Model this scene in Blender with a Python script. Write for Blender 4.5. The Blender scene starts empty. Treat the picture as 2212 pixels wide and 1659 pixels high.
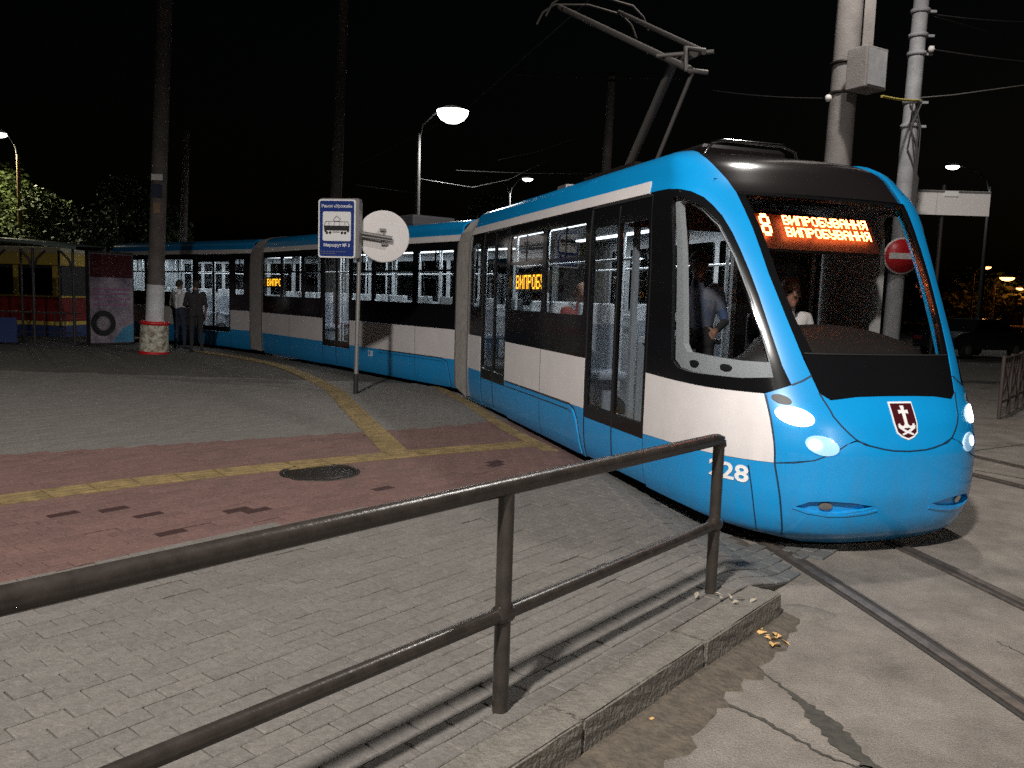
import bpy, bmesh, math, random
from mathutils import Vector, Matrix
from mathutils.geometry import tessellate_polygon
random.seed(7)
SC = bpy.context.scene
COL = SC.collection
R = math.radians
# ------------------------------------------------------------------ camera
FPX, PITCH, ROLL, CAMH = 1780.0 / 2212.0, R(6.04), R(1.8), 1.72
fw = Vector((0, math.cos(PITCH), -math.sin(PITCH))); rt0 = Vector((1, 0, 0)); up0 = rt0.cross(fw)
rt = math.cos(ROLL) * rt0 + math.sin(ROLL) * up0; up = -math.sin(ROLL) * rt0 + math.cos(ROLL) * up0
cd = bpy.data.cameras.new('camera'); cam = bpy.data.objects.new('camera', cd); COL.objects.link(cam)
cd.sensor_width = 36; cd.lens = 36 * FPX; cd.clip_start = .05; cd.clip_end = 2000
cam.matrix_world = Matrix(((rt.x, up.x, -fw.x, 0), (rt.y, up.y, -fw.y, 0), (rt.z, up.z, -fw.z, CAMH), (0, 0, 0, 1)))
SC.camera = cam
# ------------------------------------------------------------------ night sky, moonlight, exposure
wd = bpy.data.worlds.new('World'); SC.world = wd; wd.use_nodes = True
nt = wd.node_tree; bg = nt.nodes['Background']
sky = nt.nodes.new('ShaderNodeTexSky'); sky.sky_type = 'NISHITA'; sky.sun_disc = False
sky.sun_elevation = R(0); sky.sun_rotation = R(60); sky.air_density = 1.0; sky.dust_density = 4.0
nt.links.new(sky.outputs[0], bg.inputs[0]); bg.inputs[1].default_value = .0022
sl = bpy.data.lights.new('moon', 'SUN'); sl.energy = .004; sl.angle = R(.5); sl.color = (1, .95, .9)
so = bpy.data.objects.new('moon', sl); COL.objects.link(so); so.rotation_euler = (R(60), 0, R(-110))
SC.view_settings.view_transform = 'Standard'; SC.view_settings.look = 'None'
SC.view_settings.exposure = 0; SC.view_settings.gamma = 1; SC.view_settings.use_curve_mapping = False
SC.render.engine = 'CYCLES'
SC.cycles.sample_clamp_indirect = 1.6; SC.cycles.max_bounces = 5; SC.cycles.diffuse_bounces = 3; SC.cycles.glossy_bounces = 3; SC.cycles.transparent_max_bounces = 14
SC.cycles.use_denoising = False; SC.cycles.use_adaptive_sampling = False; SC.cycles.caustics_reflective = False; SC.cycles.caustics_refractive = False

# ------------------------------------------------------------------ materials
MATS = {}
def mat(name, col, rough=.6, metal=0, spec=.5, var=0, vscale=8, bump=0, bscale=40, coat=0, emit=None, estr=0, col2=None, object_rand=0, detail=4, speck=0, grime=0):
    m = bpy.data.materials.new(name); m.use_nodes = True; t = m.node_tree; p = t.nodes['Principled BSDF']
    p.inputs['Base Color'].default_value = (*col, 1); p.inputs['Roughness'].default_value = rough
    p.inputs['Metallic'].default_value = metal; p.inputs['Specular IOR Level'].default_value = spec
    p.inputs['Coat Weight'].default_value = coat; p.inputs['Coat Roughness'].default_value = .05
    if emit: p.inputs['Emission Color'].default_value = (*emit, 1); p.inputs['Emission Strength'].default_value = estr
    geo = None
    if var or bump or speck or grime:
        geo = t.nodes.new('ShaderNodeNewGeometry')
    last = None
    if var:
        n = t.nodes.new('ShaderNodeTexNoise'); n.inputs['Scale'].default_value = vscale; n.inputs['Detail'].default_value = detail
        n.inputs['Roughness'].default_value = .65
        t.links.new(geo.outputs['Position'], n.inputs['Vector'])
        r = t.nodes.new('ShaderNodeValToRGB'); c2 = col2 or tuple(c * (1 - var) for c in col)
        r.color_ramp.elements[0].position = .32; r.color_ramp.elements[0].color = (*c2, 1)
        r.color_ramp.elements[1].position = .66; r.color_ramp.elements[1].color = (*[min(1, c * (1 + var * .4)) for c in col], 1)
        t.links.new(n.outputs['Fac'], r.inputs['Fac']); last = r.outputs['Color']
    if object_rand:
        oi = t.nodes.new('ShaderNodeObjectInfo'); at = t.nodes.new('ShaderNodeAttribute'); at.attribute_name = 'tone'
        ad = t.nodes.new('ShaderNodeMath'); ad.operation = 'ADD'; fr = t.nodes.new('ShaderNodeMath'); fr.operation = 'FRACT'
        t.links.new(oi.outputs['Random'], ad.inputs[0]); t.links.new(at.outputs['Fac'], ad.inputs[1]); t.links.new(ad.outputs[0], fr.inputs[0])
        hs = t.nodes.new('ShaderNodeHueSaturation'); mr = t.nodes.new('ShaderNodeMapRange')
        mr.inputs['To Min'].default_value = 1 - object_rand; mr.inputs['To Max'].default_value = 1 + object_rand
        t.links.new(fr.outputs[0], mr.inputs['Value']); t.links.new(mr.outputs[0], hs.inputs['Value'])
        if last: t.links.new(last, hs.inputs['Color'])
        else: hs.inputs['Color'].default_value = (*col, 1)
        last = hs.outputs['Color']
    if speck:
        n = t.nodes.new('ShaderNodeTexNoise'); n.inputs['Scale'].default_value = 190; n.inputs['Detail'].default_value = 3; n.inputs['Roughness'].default_value = .8
        t.links.new(geo.outputs['Position'], n.inputs['Vector'])
        mr = t.nodes.new('ShaderNodeMapRange'); mr.inputs['From Min'].default_value = .3; mr.inputs['From Max'].default_value = .7; mr.inputs['To Min'].default_value = 1 - speck; mr.inputs['To Max'].default_value = 1 + speck
        t.links.new(n.outputs['Fac'], mr.inputs['Value']); mx = t.nodes.new('ShaderNodeVectorMath'); mx.operation = 'SCALE'
        if last: t.links.new(last, mx.inputs[0])
        else: mx.inputs[0].default_value = col
        t.links.new(mr.outputs[0], mx.inputs['Scale']); last = mx.outputs[0]
    if grime:
        sp = t.nodes.new('ShaderNodeSeparateXYZ'); t.links.new(geo.outputs['Position'], sp.inputs[0])
        mr = t.nodes.new('ShaderNodeMapRange'); mr.inputs['From Min'].default_value = .95; mr.inputs['From Max'].default_value = .1; t.links.new(sp.outputs['Z'], mr.inputs['Value'])
        mp = t.nodes.new('ShaderNodeMapping'); mp.inputs['Scale'].default_value = (9, 9, 1.6); t.links.new(geo.outputs['Position'], mp.inputs[0])
        n = t.nodes.new('ShaderNodeTexNoise'); n.inputs['Scale'].default_value = 1.0; n.inputs['Detail'].default_value = 8; n.inputs['Roughness'].default_value = .7; t.links.new(mp.outputs[0], n.inputs['Vector'])
        m1 = t.nodes.new('ShaderNodeMapRange'); m1.inputs['From Min'].default_value = .38; m1.inputs['From Max'].default_value = .75; t.links.new(n.outputs['Fac'], m1.inputs['Value'])
        ml = t.nodes.new('ShaderNodeMath'); ml.operation = 'MULTIPLY_ADD'; ml.inputs[2].default_value = 0; t.links.new(m1.outputs[0], ml.inputs[0]); t.links.new(mr.outputs[0], ml.inputs[1])
        m2 = t.nodes.new('ShaderNodeMath'); m2.operation = 'MULTIPLY_ADD'; m2.inputs[1].default_value = grime; m2.use_clamp = True; m2.inputs[2].default_value = 0; t.links.new(ml.outputs[0], m2.inputs[0])
        cm = t.nodes.new('ShaderNodeMix'); cm.data_type = 'RGBA'; t.links.new(m2.outputs[0], cm.inputs['Factor'])
        if last: t.links.new(last, cm.inputs['A'])
        else: cm.inputs['A'].default_value = (*col, 1)
        cm.inputs['B'].default_value = (.10, .09, .075, 1); last = cm.outputs['Result']
        ra = t.nodes.new('ShaderNodeMath'); ra.operation = 'MULTIPLY_ADD'; ra.inputs[1].default_value = .5; ra.inputs[2].default_value = rough; t.links.new(m2.outputs[0], ra.inputs[0]); t.links.new(ra.outputs[0], p.inputs['Roughness'])
    if last: t.links.new(last, p.inputs['Base Color'])
    if bump:
        n = t.nodes.new('ShaderNodeTexNoise'); n.inputs['Scale'].default_value = bscale; n.inputs['Detail'].default_value = 5
        t.links.new(geo.outputs['Position'], n.inputs['Vector'])
        b = t.nodes.new('ShaderNodeBump'); b.inputs['Strength'].default_value = bump; b.inputs['Distance'].default_value = .02
        t.links.new(n.outputs['Fac'], b.inputs['Height']); t.links.new(b.outputs['Normal'], p.inputs['Normal'])
    MATS[name] = m
    return m
def emis(name, col, s, nee=False):
    m = bpy.data.materials.new(name); m.use_nodes = True; t = m.node_tree; t.nodes.remove(t.nodes['Principled BSDF'])
    e = t.nodes.new('ShaderNodeEmission'); e.inputs[0].default_value = (*col, 1); e.inputs[1].default_value = s
    t.links.new(e.outputs[0], t.nodes['Material Output'].inputs[0]); MATS[name] = m
    if not nee: m.cycles.emission_sampling = 'NONE'
    return m
def glass(name, tint, ior=1.45, rough=.02):
    m = bpy.data.materials.new(name); m.use_nodes = True; t = m.node_tree; t.nodes.remove(t.nodes['Principled BSDF'])
    a = t.nodes.new('ShaderNodeBsdfTransparent'); a.inputs[0].default_value = (*tint, 1)
    g = t.nodes.new('ShaderNodeBsdfGlossy'); g.inputs['Roughness'].default_value = rough
    lw = t.nodes.new('ShaderNodeLayerWeight'); lw.inputs[0].default_value = .5
    pw_ = t.nodes.new('ShaderNodeMath'); pw_.operation = 'POWER'; pw_.inputs[1].default_value = 5; t.links.new(lw.outputs['Facing'], pw_.inputs[0])
    f = t.nodes.new('ShaderNodeMath'); f.operation = 'MULTIPLY_ADD'; f.inputs[1].default_value = .94; f.inputs[2].default_value = .045; t.links.new(pw_.outputs[0], f.inputs[0])
    x = t.nodes.new('ShaderNodeMixShader'); t.links.new(f.outputs[0], x.inputs[0]); t.links.new(a.outputs[0], x.inputs[1])
    t.links.new(g.outputs[0], x.inputs[2]); t.links.new(x.outputs[0], t.nodes['Material Output'].inputs[0]); MATS[name] = m
    return m
mat('asphalt', (.180, .158, .137), .9, var=.40, vscale=2.2, bump=.6, bscale=90, detail=12, speck=.45)
mat('pave_base', (.065, .057, .047), .95, var=.4, vscale=5)
mat('paver_grey', (.120, .110, .100), .85, var=.22, vscale=30, bump=.35, bscale=70, object_rand=.08, speck=.28)
mat('paver_red', (.112, .062, .053), .85, var=.25, vscale=30, bump=.35, bscale=70, object_rand=.12, speck=.28)
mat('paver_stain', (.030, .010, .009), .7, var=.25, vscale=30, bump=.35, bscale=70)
mat('paver_blue', (.105, .106, .104), .8, var=.25, vscale=30, bump=.35, bscale=70, object_rand=.13, speck=.28)
mat('tile_yellow', (.175, .122, .048), .8, var=.45, vscale=9, bump=.3, bscale=60, object_rand=.10, speck=.3)
mat('granite', (.135, .122, .105), .85, var=.22, vscale=14, bump=.7, bscale=45, speck=.4)
mat('dirt', (.088, .072, .054), 1, var=.4, vscale=14, bump=1, bscale=35)
mat('crack', (.048, .045, .037), 1, var=.4, vscale=20)
mat('rail_steel', (.15, .125, .108), .45, metal=.55, var=.4, vscale=12)
mat('groove', (.025, .022, .02), .9)
mat('iron', (.030, .024, .021), .5, metal=.5, var=.3, vscale=30)
mat('handrail_paint', (.028, .023, .020), .30, spec=.6, var=.35, vscale=15, bump=.10, bscale=35)
mat('concrete', (.215, .195, .185), .9, var=.22, vscale=3, bump=.3, bscale=40)
mat('concrete_dark', (.13, .11, .105), .9, var=.3, vscale=3, bump=.3)
mat('pole_white', (.33, .33, .345), .7, var=.25, vscale=4)
mat('tram_blue', (.004, .275, .64), .30, spec=.5, coat=.6, var=.05, vscale=2, grime=.35)
mat('seam_blue', (.004, .025, .06), .6)
mat('tram_white', (.72, .68, .68), .32, spec=.5, coat=.4, var=.06, vscale=4, grime=.30)
mat('tram_black', (.006, .006, .007), .12, spec=.5)
mat('tram_roofblack', (.012, .010, .010), .16, spec=.5, coat=.5)
mat('roof_grey', (.10, .10, .11), .6)
mat('panto_grey', (.10, .09, .085), .55, metal=.3)
mat('rubber', (.010, .010, .010), .7)
mat('under', (.012, .012, .012), .9)
mat('bellows_grey', (.20, .183, .172), .8, var=.3, vscale=9)
mat('interior', (.50, .52, .53), .6)
mat('interior_dark', (.03, .03, .033), .5)
mat('interior_floor', (.10, .10, .105), .6)
mat('pole_inner', (.75, .77, .78), .3)
mat('seat_grey', (.42, .45, .50), .8)
mat('dash', (.028, .025, .024), .6)
mat('chrome', (.6, .6, .6), .15, metal=1)
mat('lamp_housing', (.035, .035, .035), .5)
mat('maroon', (.055, .005, .009), .4)
mat('print_white', (.80, .79, .79), .5)
mat('sign_white', (.72, .68, .67), .45)
mat('sign_blue', (.005, .028, .19), .4)
mat('sign_red', (.55, .015, .02), .4)
mat('print_black', (.01, .01, .01), .5)
mat('aluminium', (.28, .27, .265), .45, metal=.6)
mat('skin', (.27, .145, .10), .6)
mat('cloth_white', (.72, .72, .74), .9)
mat('cloth_dark', (.025, .022, .024), .9)
mat('cloth_jeans', (.03, .04, .07), .9)
mat('cloth_blue', (.05, .08, .16), .85)
mat('cloth_yellow', (.50, .40, .18), .85)
mat('cloth_vest', (.13, .13, .14), .9, var=.5, vscale=7, col2=(.05, .07, .13))
mat('cloth_red', (.30, .05, .04), .9)
mat('hair_dark', (.02, .014, .01), .7)
mat('hair_auburn', (.16, .05, .02), .7)
mat('eye', (.02, .015, .012), .3)
mat('lips', (.34, .10, .09), .5)
mat('leaf', (.075, .105, .028), .7, var=.6, vscale=.9)
mat('leaf_dark', (.045, .075, .03), .7, var=.6, vscale=.9)
mat('bark', (.10, .075, .055), .9, var=.4, vscale=10)
mat('old_yellow', (.62, .44, .09), .5)
mat('old_red', (.20, .015, .015), .5)
mat('old_cream', (.55, .50, .36), .5)
mat('fence_blue', (.03, .05, .16), .6)
mat('shelter_dark', (.03, .028, .028), .5)
mat('shelter_roof', (.12, .16, .15), .4)
mat('poster', (.33, .27, .31), .6, var=.5, vscale=2.2, col2=(.10, .09, .13))
mat('poster_blue', (.06, .25, .42), .6, var=.4, vscale=3)
mat('poster_purple', (.30, .13, .24), .6)
mat('car_paint', (.02, .02, .025), .2, coat=1)
mat('tyre', (.015, .015, .015), .8)
mat('orange_pole', (.26, .17, .10), .8)
mat('fence_iron', (.07, .05, .045), .6)
mat('leaf_dry', (.55, .33, .12), .8, var=.4, vscale=60)
mat('paper', (.30, .26, .20), .8, var=.3, vscale=60)
mat('wire', (.055, .05, .05), .5)
mat('wire_bright', (.22, .21, .20), .4)
mat('yellow_cord', (.45, .36, .08), .6)
mat('mural', (.50, .50, .42), .8, var=.8, vscale=9, col2=(.13, .07, .03))
mat('pole_paint', (.60, .60, .62), .8, var=.15, vscale=8)
emis('lamp_white', (1, .97, .93), 9)
emis('lamp_orange', (1, .42, .12), 7)
emis('led_red', (1, .20, .05), 40)
emis('led_orange', (1, .42, .02), 7)
emis('head_white', (.88, .97, 1), 10)
emis('head_dim', (.85, .96, 1), 6)
mat('reflector', (.70, .86, .95), .25, emit=(.45, .75, .95), estr=.35)
emis('tube', (.92, .97, 1), 6)
emis('shop_light', (.75, .95, 1), 9)
emis('red_light', (1, .03, .08), 3)
emis('amber', (1, .22, .05), 4)
mat('led_panel', (.045, .012, .006), .6)
mat('led_panel_side', (.10, .05, .02), .8)
glass('glass_side', (.70, .73, .75))
glass('glass_door', (.74, .76, .78))
glass('glass_cab', (.84, .85, .86))
glass('windscreen_glass', (.84, .83, .82))
glass('glass_head', (.85, .93, 1))
glass('glass_old', (.25, .25, .27))

# ------------------------------------------------------------------ object helpers
ROOTLOC = {}
def tag(o, label=None, cat=None, group=None, kind=None):
    if label: o['label'] = label
    if cat: o['category'] = cat
    if group: o['group'] = group
    if kind: o['kind'] = kind
    return o
def thing(name, loc, label, cat, group=None):
    o = bpy.data.objects.new(name, None); COL.objects.link(o); o.location = loc; o.empty_display_size = .2
    ROOTLOC[o.name] = Vector(loc)
    return tag(o, label, cat, group)
def link(name, me, parent=None, loc=None):
    o = bpy.data.objects.new(name, me); COL.objects.link(o)
    if parent:
        o.parent = parent; ROOTLOC[o.name] = ROOTLOC[parent.name]
    else:
        ROOTLOC[o.name] = Vector((0, 0, 0))
    if loc: o.location = loc; ROOTLOC[o.name] = Vector(loc)
    return o
class MB:
    """collects shapes (world coordinates) that become one mesh object"""
    def __init__(s): s.v = []; s.f = []; s.sm = []; s.mi = []; s.cur = 0
    def add(s, vs, fs, smooth=False):
        b = len(s.v); s.v += [Vector(p) for p in vs]
        for f in fs: s.f.append([b + i for i in f]); s.sm.append(smooth); s.mi.append(s.cur)
        return s
    def box(s, c, size, ax=None, bev=0):
        X, Y, Z = ax or (Vector((1, 0, 0)), Vector((0, 1, 0)), Vector((0, 0, 1)))
        c = Vector(c); hx, hy, hz = [k / 2 for k in size]
        if bev <= 0:
            P = [c + X * (hx * i) + Y * (hy * j) + Z * (hz * k) for k in (-1, 1) for j in (-1, 1) for i in (-1, 1)]
            return s.add(P, [(0, 2, 3, 1), (4, 5, 7, 6), (0, 1, 5, 4), (2, 6, 7, 3), (0, 4, 6, 2), (1, 3, 7, 5)])
        b = min(bev, hx * .9, hy * .9, hz * .9)
        bm = bmesh.new(); bmesh.ops.create_cube(bm, size=1)
        for v in bm.verts: v.co = Vector((v.co.x * 2 * hx, v.co.y * 2 * hy, v.co.z * 2 * hz))
        bmesh.ops.bevel(bm, geom=list(bm.edges), offset=b, segments=2, affect='EDGES', profile=.5)
        bm.verts.index_update()
        P = [c + X * v.co.x + Y * v.co.y + Z * v.co.z for v in bm.verts]; F = [[v.index for v in f.verts] for f in bm.faces]
        bm.free(); return s.add(P, F)
    def tube(s, pts, r, n=10, cap=True, closed=False):
        pts = [Vector(p) for p in pts]; rs = r if isinstance(r, (list, tuple)) else [r] * len(pts)
        rings = []; prev = None
        m = len(pts)
        for i, p in enumerate(pts):
            if closed: t = pts[(i + 1) % m] - pts[i - 1]
            else: t = pts[min(i + 1, m - 1)] - pts[max(i - 1, 0)]
            t.normalize()
            if prev is None:
                a = Vector((0, 0, 1)) if abs(t.z) < .9 else Vector((1, 0, 0)); x = t.cross(a).normalized()
            else:
                x = (prev - t * prev.dot(t)).normalized()
            prev = x; y = t.cross(x)
            rings.append([p + (x * math.cos(2 * math.pi * k / n) + y * math.sin(2 * math.pi * k / n)) * rs[i] for k in range(n)])
        V = [q for rg in rings for q in rg]; F = []
        for i in range(m - 1 if not closed else m):
            j = (i + 1) % m
            for k in range(n): F.append((i * n + k, i * n + (k + 1) % n, j * n + (k + 1) % n, j * n + k))
        s.add(V, F, True)
        if cap and not closed:
            s.add(rings[0], [list(range(n))[::-1]]); s.add(rings[-1], [list(range(n))])
        return s
    def lathe(s, prof, c, axis=(0, 0, 1), n=24, caps=True):
        z = Vector(axis).normalized(); a = Vector((0, 0, 1)) if abs(z.z) < .9 else Vector((1, 0, 0)); x = z.cross(a).normalized(); y = z.cross(x); c = Vector(c)
        V = [c + z * h + (x * math.cos(2 * math.pi * k / n) + y * math.sin(2 * math.pi * k / n)) * r for r, h in prof for k in range(n)]
        F = [(i * n + k, i * n + (k + 1) % n, (i + 1) * n + (k + 1) % n, (i + 1) * n + k) for i in range(len(prof) - 1) for k in range(n)]
        s.add(V, F, True)
        if caps:
            s.add(V[:n], [list(range(n))[::-1]]); s.add(V[-n:], [list(range(n))])
        return s
    def slab(s, poly, o, X, Y, th, hole=None):
        """2-D outline extruded by th along X x Y"""
        N = X.cross(Y).normalized(); loops = [poly] + ([hole] if hole else [])
        tris = tessellate_polygon([[Vector((a, b, 0)) for a, b in l] for l in loops])
        P2 = [q for l in loops for q in l]
        top = [o + X * a + Y * b + N * th for a, b in P2]; bot = [o + X * a + Y * b for a, b in P2]
        fs = []
        for t in tris:
            A, B, C = [P2[i] for i in t]
            cr = (B[0] - A[0]) * (C[1] - A[1]) - (B[1] - A[1]) * (C[0] - A[0])
            fs.append(t if cr > 0 else t[::-1])
        s.add(top, fs); s.add(bot, [f[::-1] for f in fs])
        b = 0
        for l in loops:
            k = len(l)
            ar = sum(l[i][0] * l[(i + 1) % k][1] - l[(i + 1) % k][0] * l[i][1] for i in range(k))
            flip = (ar < 0) != (b > 0)
            for i in range(k):
                j = (i + 1) % k; q = [bot[b + i], bot[b + j], top[b + j], top[b + i]]
                s.add(q, [(0, 1, 2, 3) if not flip else (3, 2, 1, 0)])
            b += k
        return s
    def build(s, name, mats, parent=None, loc=None, auto=True):
        me = bpy.data.meshes.new(name)
        off = ROOTLOC[parent.name] if parent else Vector(loc or (0, 0, 0))
        me.from_pydata([v - off for v in s.v], [], s.f)
        for m in (mats if isinstance(mats, (list, tuple)) else [mats]): me.materials.append(MATS[m])
        me.polygons.foreach_set('use_smooth', s.sm); me.polygons.foreach_set('material_index', s.mi); me.update()
        return link(name, me, parent, None if parent else loc)
def rrect(x0, x1, y0, y1, r, n=4):
    P = []
    for cx, cy, a0 in ((x1 - r, y1 - r, 0), (x0 + r, y1 - r, 90), (x0 + r, y0 + r, 180), (x1 - r, y0 + r, 270)):
        for k in range(n + 1):
            a = R(a0 + 90 * k / n); P.append((cx + r * math.cos(a), cy + r * math.sin(a)))
    return P
def circ(cx, cy, r, n=24, ry=None):
    return [(cx + r * math.cos(2 * math.pi * k / n), cy + (ry or r) * math.sin(2 * math.pi * k / n)) for k in range(n)]
def text_mesh(s, size, bold=0):
    cu = bpy.data.curves.new('t', 'FONT'); cu.body = s; cu.size = size; cu.align_x = 'CENTER'; cu.align_y = 'CENTER'; cu.offset = bold; cu.resolution_u = 3
    o = bpy.data.objects.new('t', cu); COL.objects.link(o)
    dg = bpy.context.evaluated_depsgraph_get(); e = o.evaluated_get(dg); me = e.to_mesh()
    V = [v.co.copy() for v in me.vertices]; F = [list(p.vertices) for p in me.polygons]; e.to_mesh_clear()
    bpy.data.objects.remove(o); bpy.data.curves.remove(cu)
    return V, F
def polyline_pts(P, step):
    """resample a smooth (Catmull-Rom) path at equal steps: list of (point, tangent)"""
    P = [Vector(p) for p in P]; D = []
    for i in range(len(P) - 1):
        a = P[i - 1] if i else P[0] * 2 - P[1]; b = P[i]; c = P[i + 1]; d = P[i + 2] if i + 2 < len(P) else P[-1] * 2 - P[-2]
        for k in range(24):
            t = k / 24; D.append(.5 * ((2 * b) + (c - a) * t + (2 * a - 5 * b + 4 * c - d) * t * t + (3 * b - a - 3 * c + d) * t ** 3))
    D.append(P[-1]); out = []; acc = 0; nxt = 0
    for i in range(len(D) - 1):
        L = (D[i + 1] - D[i]).length
        while nxt <= acc + L and L > 0:
            out.append((D[i].lerp(D[i + 1], (nxt - acc) / L), (D[i + 1] - D[i]).normalized())); nxt += step
        acc += L
    return out

# ------------------------------------------------------------------ ground layout
E_ = Vector((.6373, .7706)); N_ = Vector((-.7706, .6373)); B1 = Vector((-.007, 3.013))
KZ = .14
CLP = [(3.35, -5), (2.98, 1.5), (2.77, 3.5), (2.44, 5.6), (1.80, 8.4), (.35, 13.2), (-.55, 15.1), (-5.3, 21.1), (-6.15, 22.0), (-12.2, 27.1), (-22, 34)]
CL = [(Vector((p.x, p.y)), Vector((t.x, t.y))) for p, t in polyline_pts([(a, b, 0) for a, b in CLP], .12)]
def track_off(p):
    best = 1e9; r = 0
    for q, t in CL[::3]:
        dd = (p - q).length_squared
        if dd < best: best = dd; r = (p - q).dot(Vector((-t.y, t.x)))
    return r            # + = left of the track (pavement side)
def sstep(a, b, x):
    t = min(1, max(0, (x - a) / (b - a))); return t * t * (3 - 2 * t)
def zf(p, D=None):
    if D is None: D = track_off(p)
    return .004 + (KZ - .004) * sstep(.70, 1.35, D)
def inpoly(p, poly):
    x, y = p; c = False; j = len(poly) - 1
    for i in range(len(poly)):
        a, b = poly[i]; d, e = poly[j]
        if (b > y) != (e > y) and x < (d - a) * (y - b) / (e - b) + a: c = not c
        j = i
    return c
def to_px(p):
    q = Vector(p) - Vector((0, 0, CAMH)); w = q.dot(fw)
    return (1106 + 1780 * q.dot(rt) / w, 829.5 - 1780 * q.dot(up) / w, w) if w > .05 else (9e9, 9e9, w)
# road
m = MB(); m.add([(-160, -40, -.012), (160, -40, -.012), (160, 260, -.012), (-160, 260, -.012)], [(0, 1, 2, 3)])
road = tag(m.build('road', 'asphalt'), kind='structure')
# pavement base sheet
edge = [q + Vector((-t.y, t.x)) * .62 for q, t in CL]
edge = [q for q in edge if (q - B1).dot(N_) > -.1][::6]
k0 = B1 + E_ * -16 + N_ * -.095
outl = [k0, B1 + E_ * 2.75 + N_ * -.095] + edge + [Vector((-45, 40)), Vector((-45, -12))]
def flat_cut(loops, xs, ys):
    tris = tessellate_polygon([[Vector((a, b, 0)) for a, b in l] for l in loops]); P = [Vector((a, b, 0)) for l in loops for a, b in l]
    bm = bmesh.new(); V = [bm.verts.new(p) for p in P]
    for t in tris:
        A, B, C = [P[i] for i in t]
        cr = (B - A).cross(C - A).z
        if abs(cr) < 1e-10: continue
        try: bm.faces.new([V[i] for i in (t if cr > 0 else t[::-1])])
        except ValueError: pass
    for x in xs: bmesh.ops.bisect_plane(bm, geom=bm.verts[:] + bm.edges[:] + bm.faces[:], plane_co=(x, 0, 0), plane_no=(1, 0, 0))
    for y in ys: bmesh.ops.bisect_plane(bm, geom=bm.verts[:] + bm.edges[:] + bm.faces[:], plane_co=(0, y, 0), plane_no=(0, 1, 0))
    bmesh.ops.triangulate(bm, faces=[f for f in bm.faces if len(f.verts) > 4])
    bmesh.ops.remove_doubles(bm, verts=bm.verts[:], dist=1e-6)
    bm.verts.index_update(); V = [(v.co.x, v.co.y) for v in bm.verts]; F = [[v.index for v in f.verts] for f in bm.faces]
    # the open edge loops, for the side walls
    W = []
    for e in bm.edges:
        if len(e.link_faces) == 1:
            l = e.link_loops[0] if hasattr(e, 'link_loops') else e.link_faces[0].loops[0]
            for lp in e.link_faces[0].loops:
                if lp.edge == e: W.append((lp.vert.index, lp.link_loop_next.vert.index))
    bm.free(); return V, F, W
V, F, _ = flat_cut([[(p.x, p.y) for p in outl]], [i * .5 for i in range(-20, -6)] + [i * .2 for i in range(-15, 16)], [i * .5 for i in range(0, 6)] + [3 + i * .2 for i in range(45)] + [12 + i * .5 for i in range(22)])
m = MB(); m.add([(x, y, zf(Vector((x, y))) - .015) for x, y in V], F, True)
pavement = tag(m.build('pavement', 'pave_base'), kind='structure')

# red and yellow areas
RED = [(-9.5, 4.2), (-4.64, 7.39), (-3.04, 8.43), (-1.25, 9.5), (-.02, 10.55), (.9, 10.9), (1.9, 8.4), (.83, 7.62), (-1.56, 5.47), (-2.66, 4.19), (-6, .6)]
YEL = [([(-7.0, 2.35), (-3.68, 5.83), (-2.70, 6.76), (-1.16, 7.94), (.12, 8.78)], .33), ([(-1.13, 8.08), (-1.57, 9.37), (-2.2, 11.2), (-3.02, 13.5), (-4.57, 16.65), (-5.85, 18.4), (-8.0, 20.6)], .28),
       ([(.40, 8.55), (-.07, 9.91), (-.79, 12.54), (-2.14, 16.5)], .18)]
MANH = Vector((-1.655, 7.09))
tiles = []
for P, w in YEL:
    for p, t in polyline_pts([(a, b, 0) for a, b in P], w): tiles.append((Vector((p.x, p.y)), Vector((t.x, t.y)), w))
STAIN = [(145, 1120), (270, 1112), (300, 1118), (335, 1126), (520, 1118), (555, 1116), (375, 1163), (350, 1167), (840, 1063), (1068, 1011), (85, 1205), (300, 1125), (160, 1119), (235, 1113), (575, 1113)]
# pavers 0.2 x 0.1, running bond along the kerb
items = []
PL, PW = .2, .1
for j in range(0, 160):
    nn = -.095 + PW * (j + .5)
    for i in range(-60, 90):
        al = (i + (.5 if j % 2 else 0)) * PL
        p = B1 + E_ * al + N_ * nn
        if p.y < 1.5 or p.y > 14.5: continue
        x, y, w = to_px((p.x, p.y, .1))
        if x < -140 or x > 2300 or y > 1800: continue
        D = track_off(p)
        if D < -.40 or (.385 < D < .635): continue
        if D < .6 and p.y > 7.5: continue
        if (p - MANH).length < .36: continue
        skip = False
        for q, t, tw in tiles:
            r = p - q
            if abs(r.x) < tw and abs(r.y) < tw and abs(r.dot(t)) < tw / 2 + .02 and abs(r.dot(Vector((-t.y, t.x)))) < tw / 2 - .05: skip = True; break
        if skip: continue
        if D < 1.0 and p.y < 8.5: c = 'paver_blue'
        elif inpoly((p.x, p.y), RED): c = 'paver_red'
        else: c = 'paver_grey'
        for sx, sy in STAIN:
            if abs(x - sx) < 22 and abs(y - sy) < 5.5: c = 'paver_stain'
        items.append((w, p, D, c))
items.sort(key=lambda q: q[0])
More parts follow.
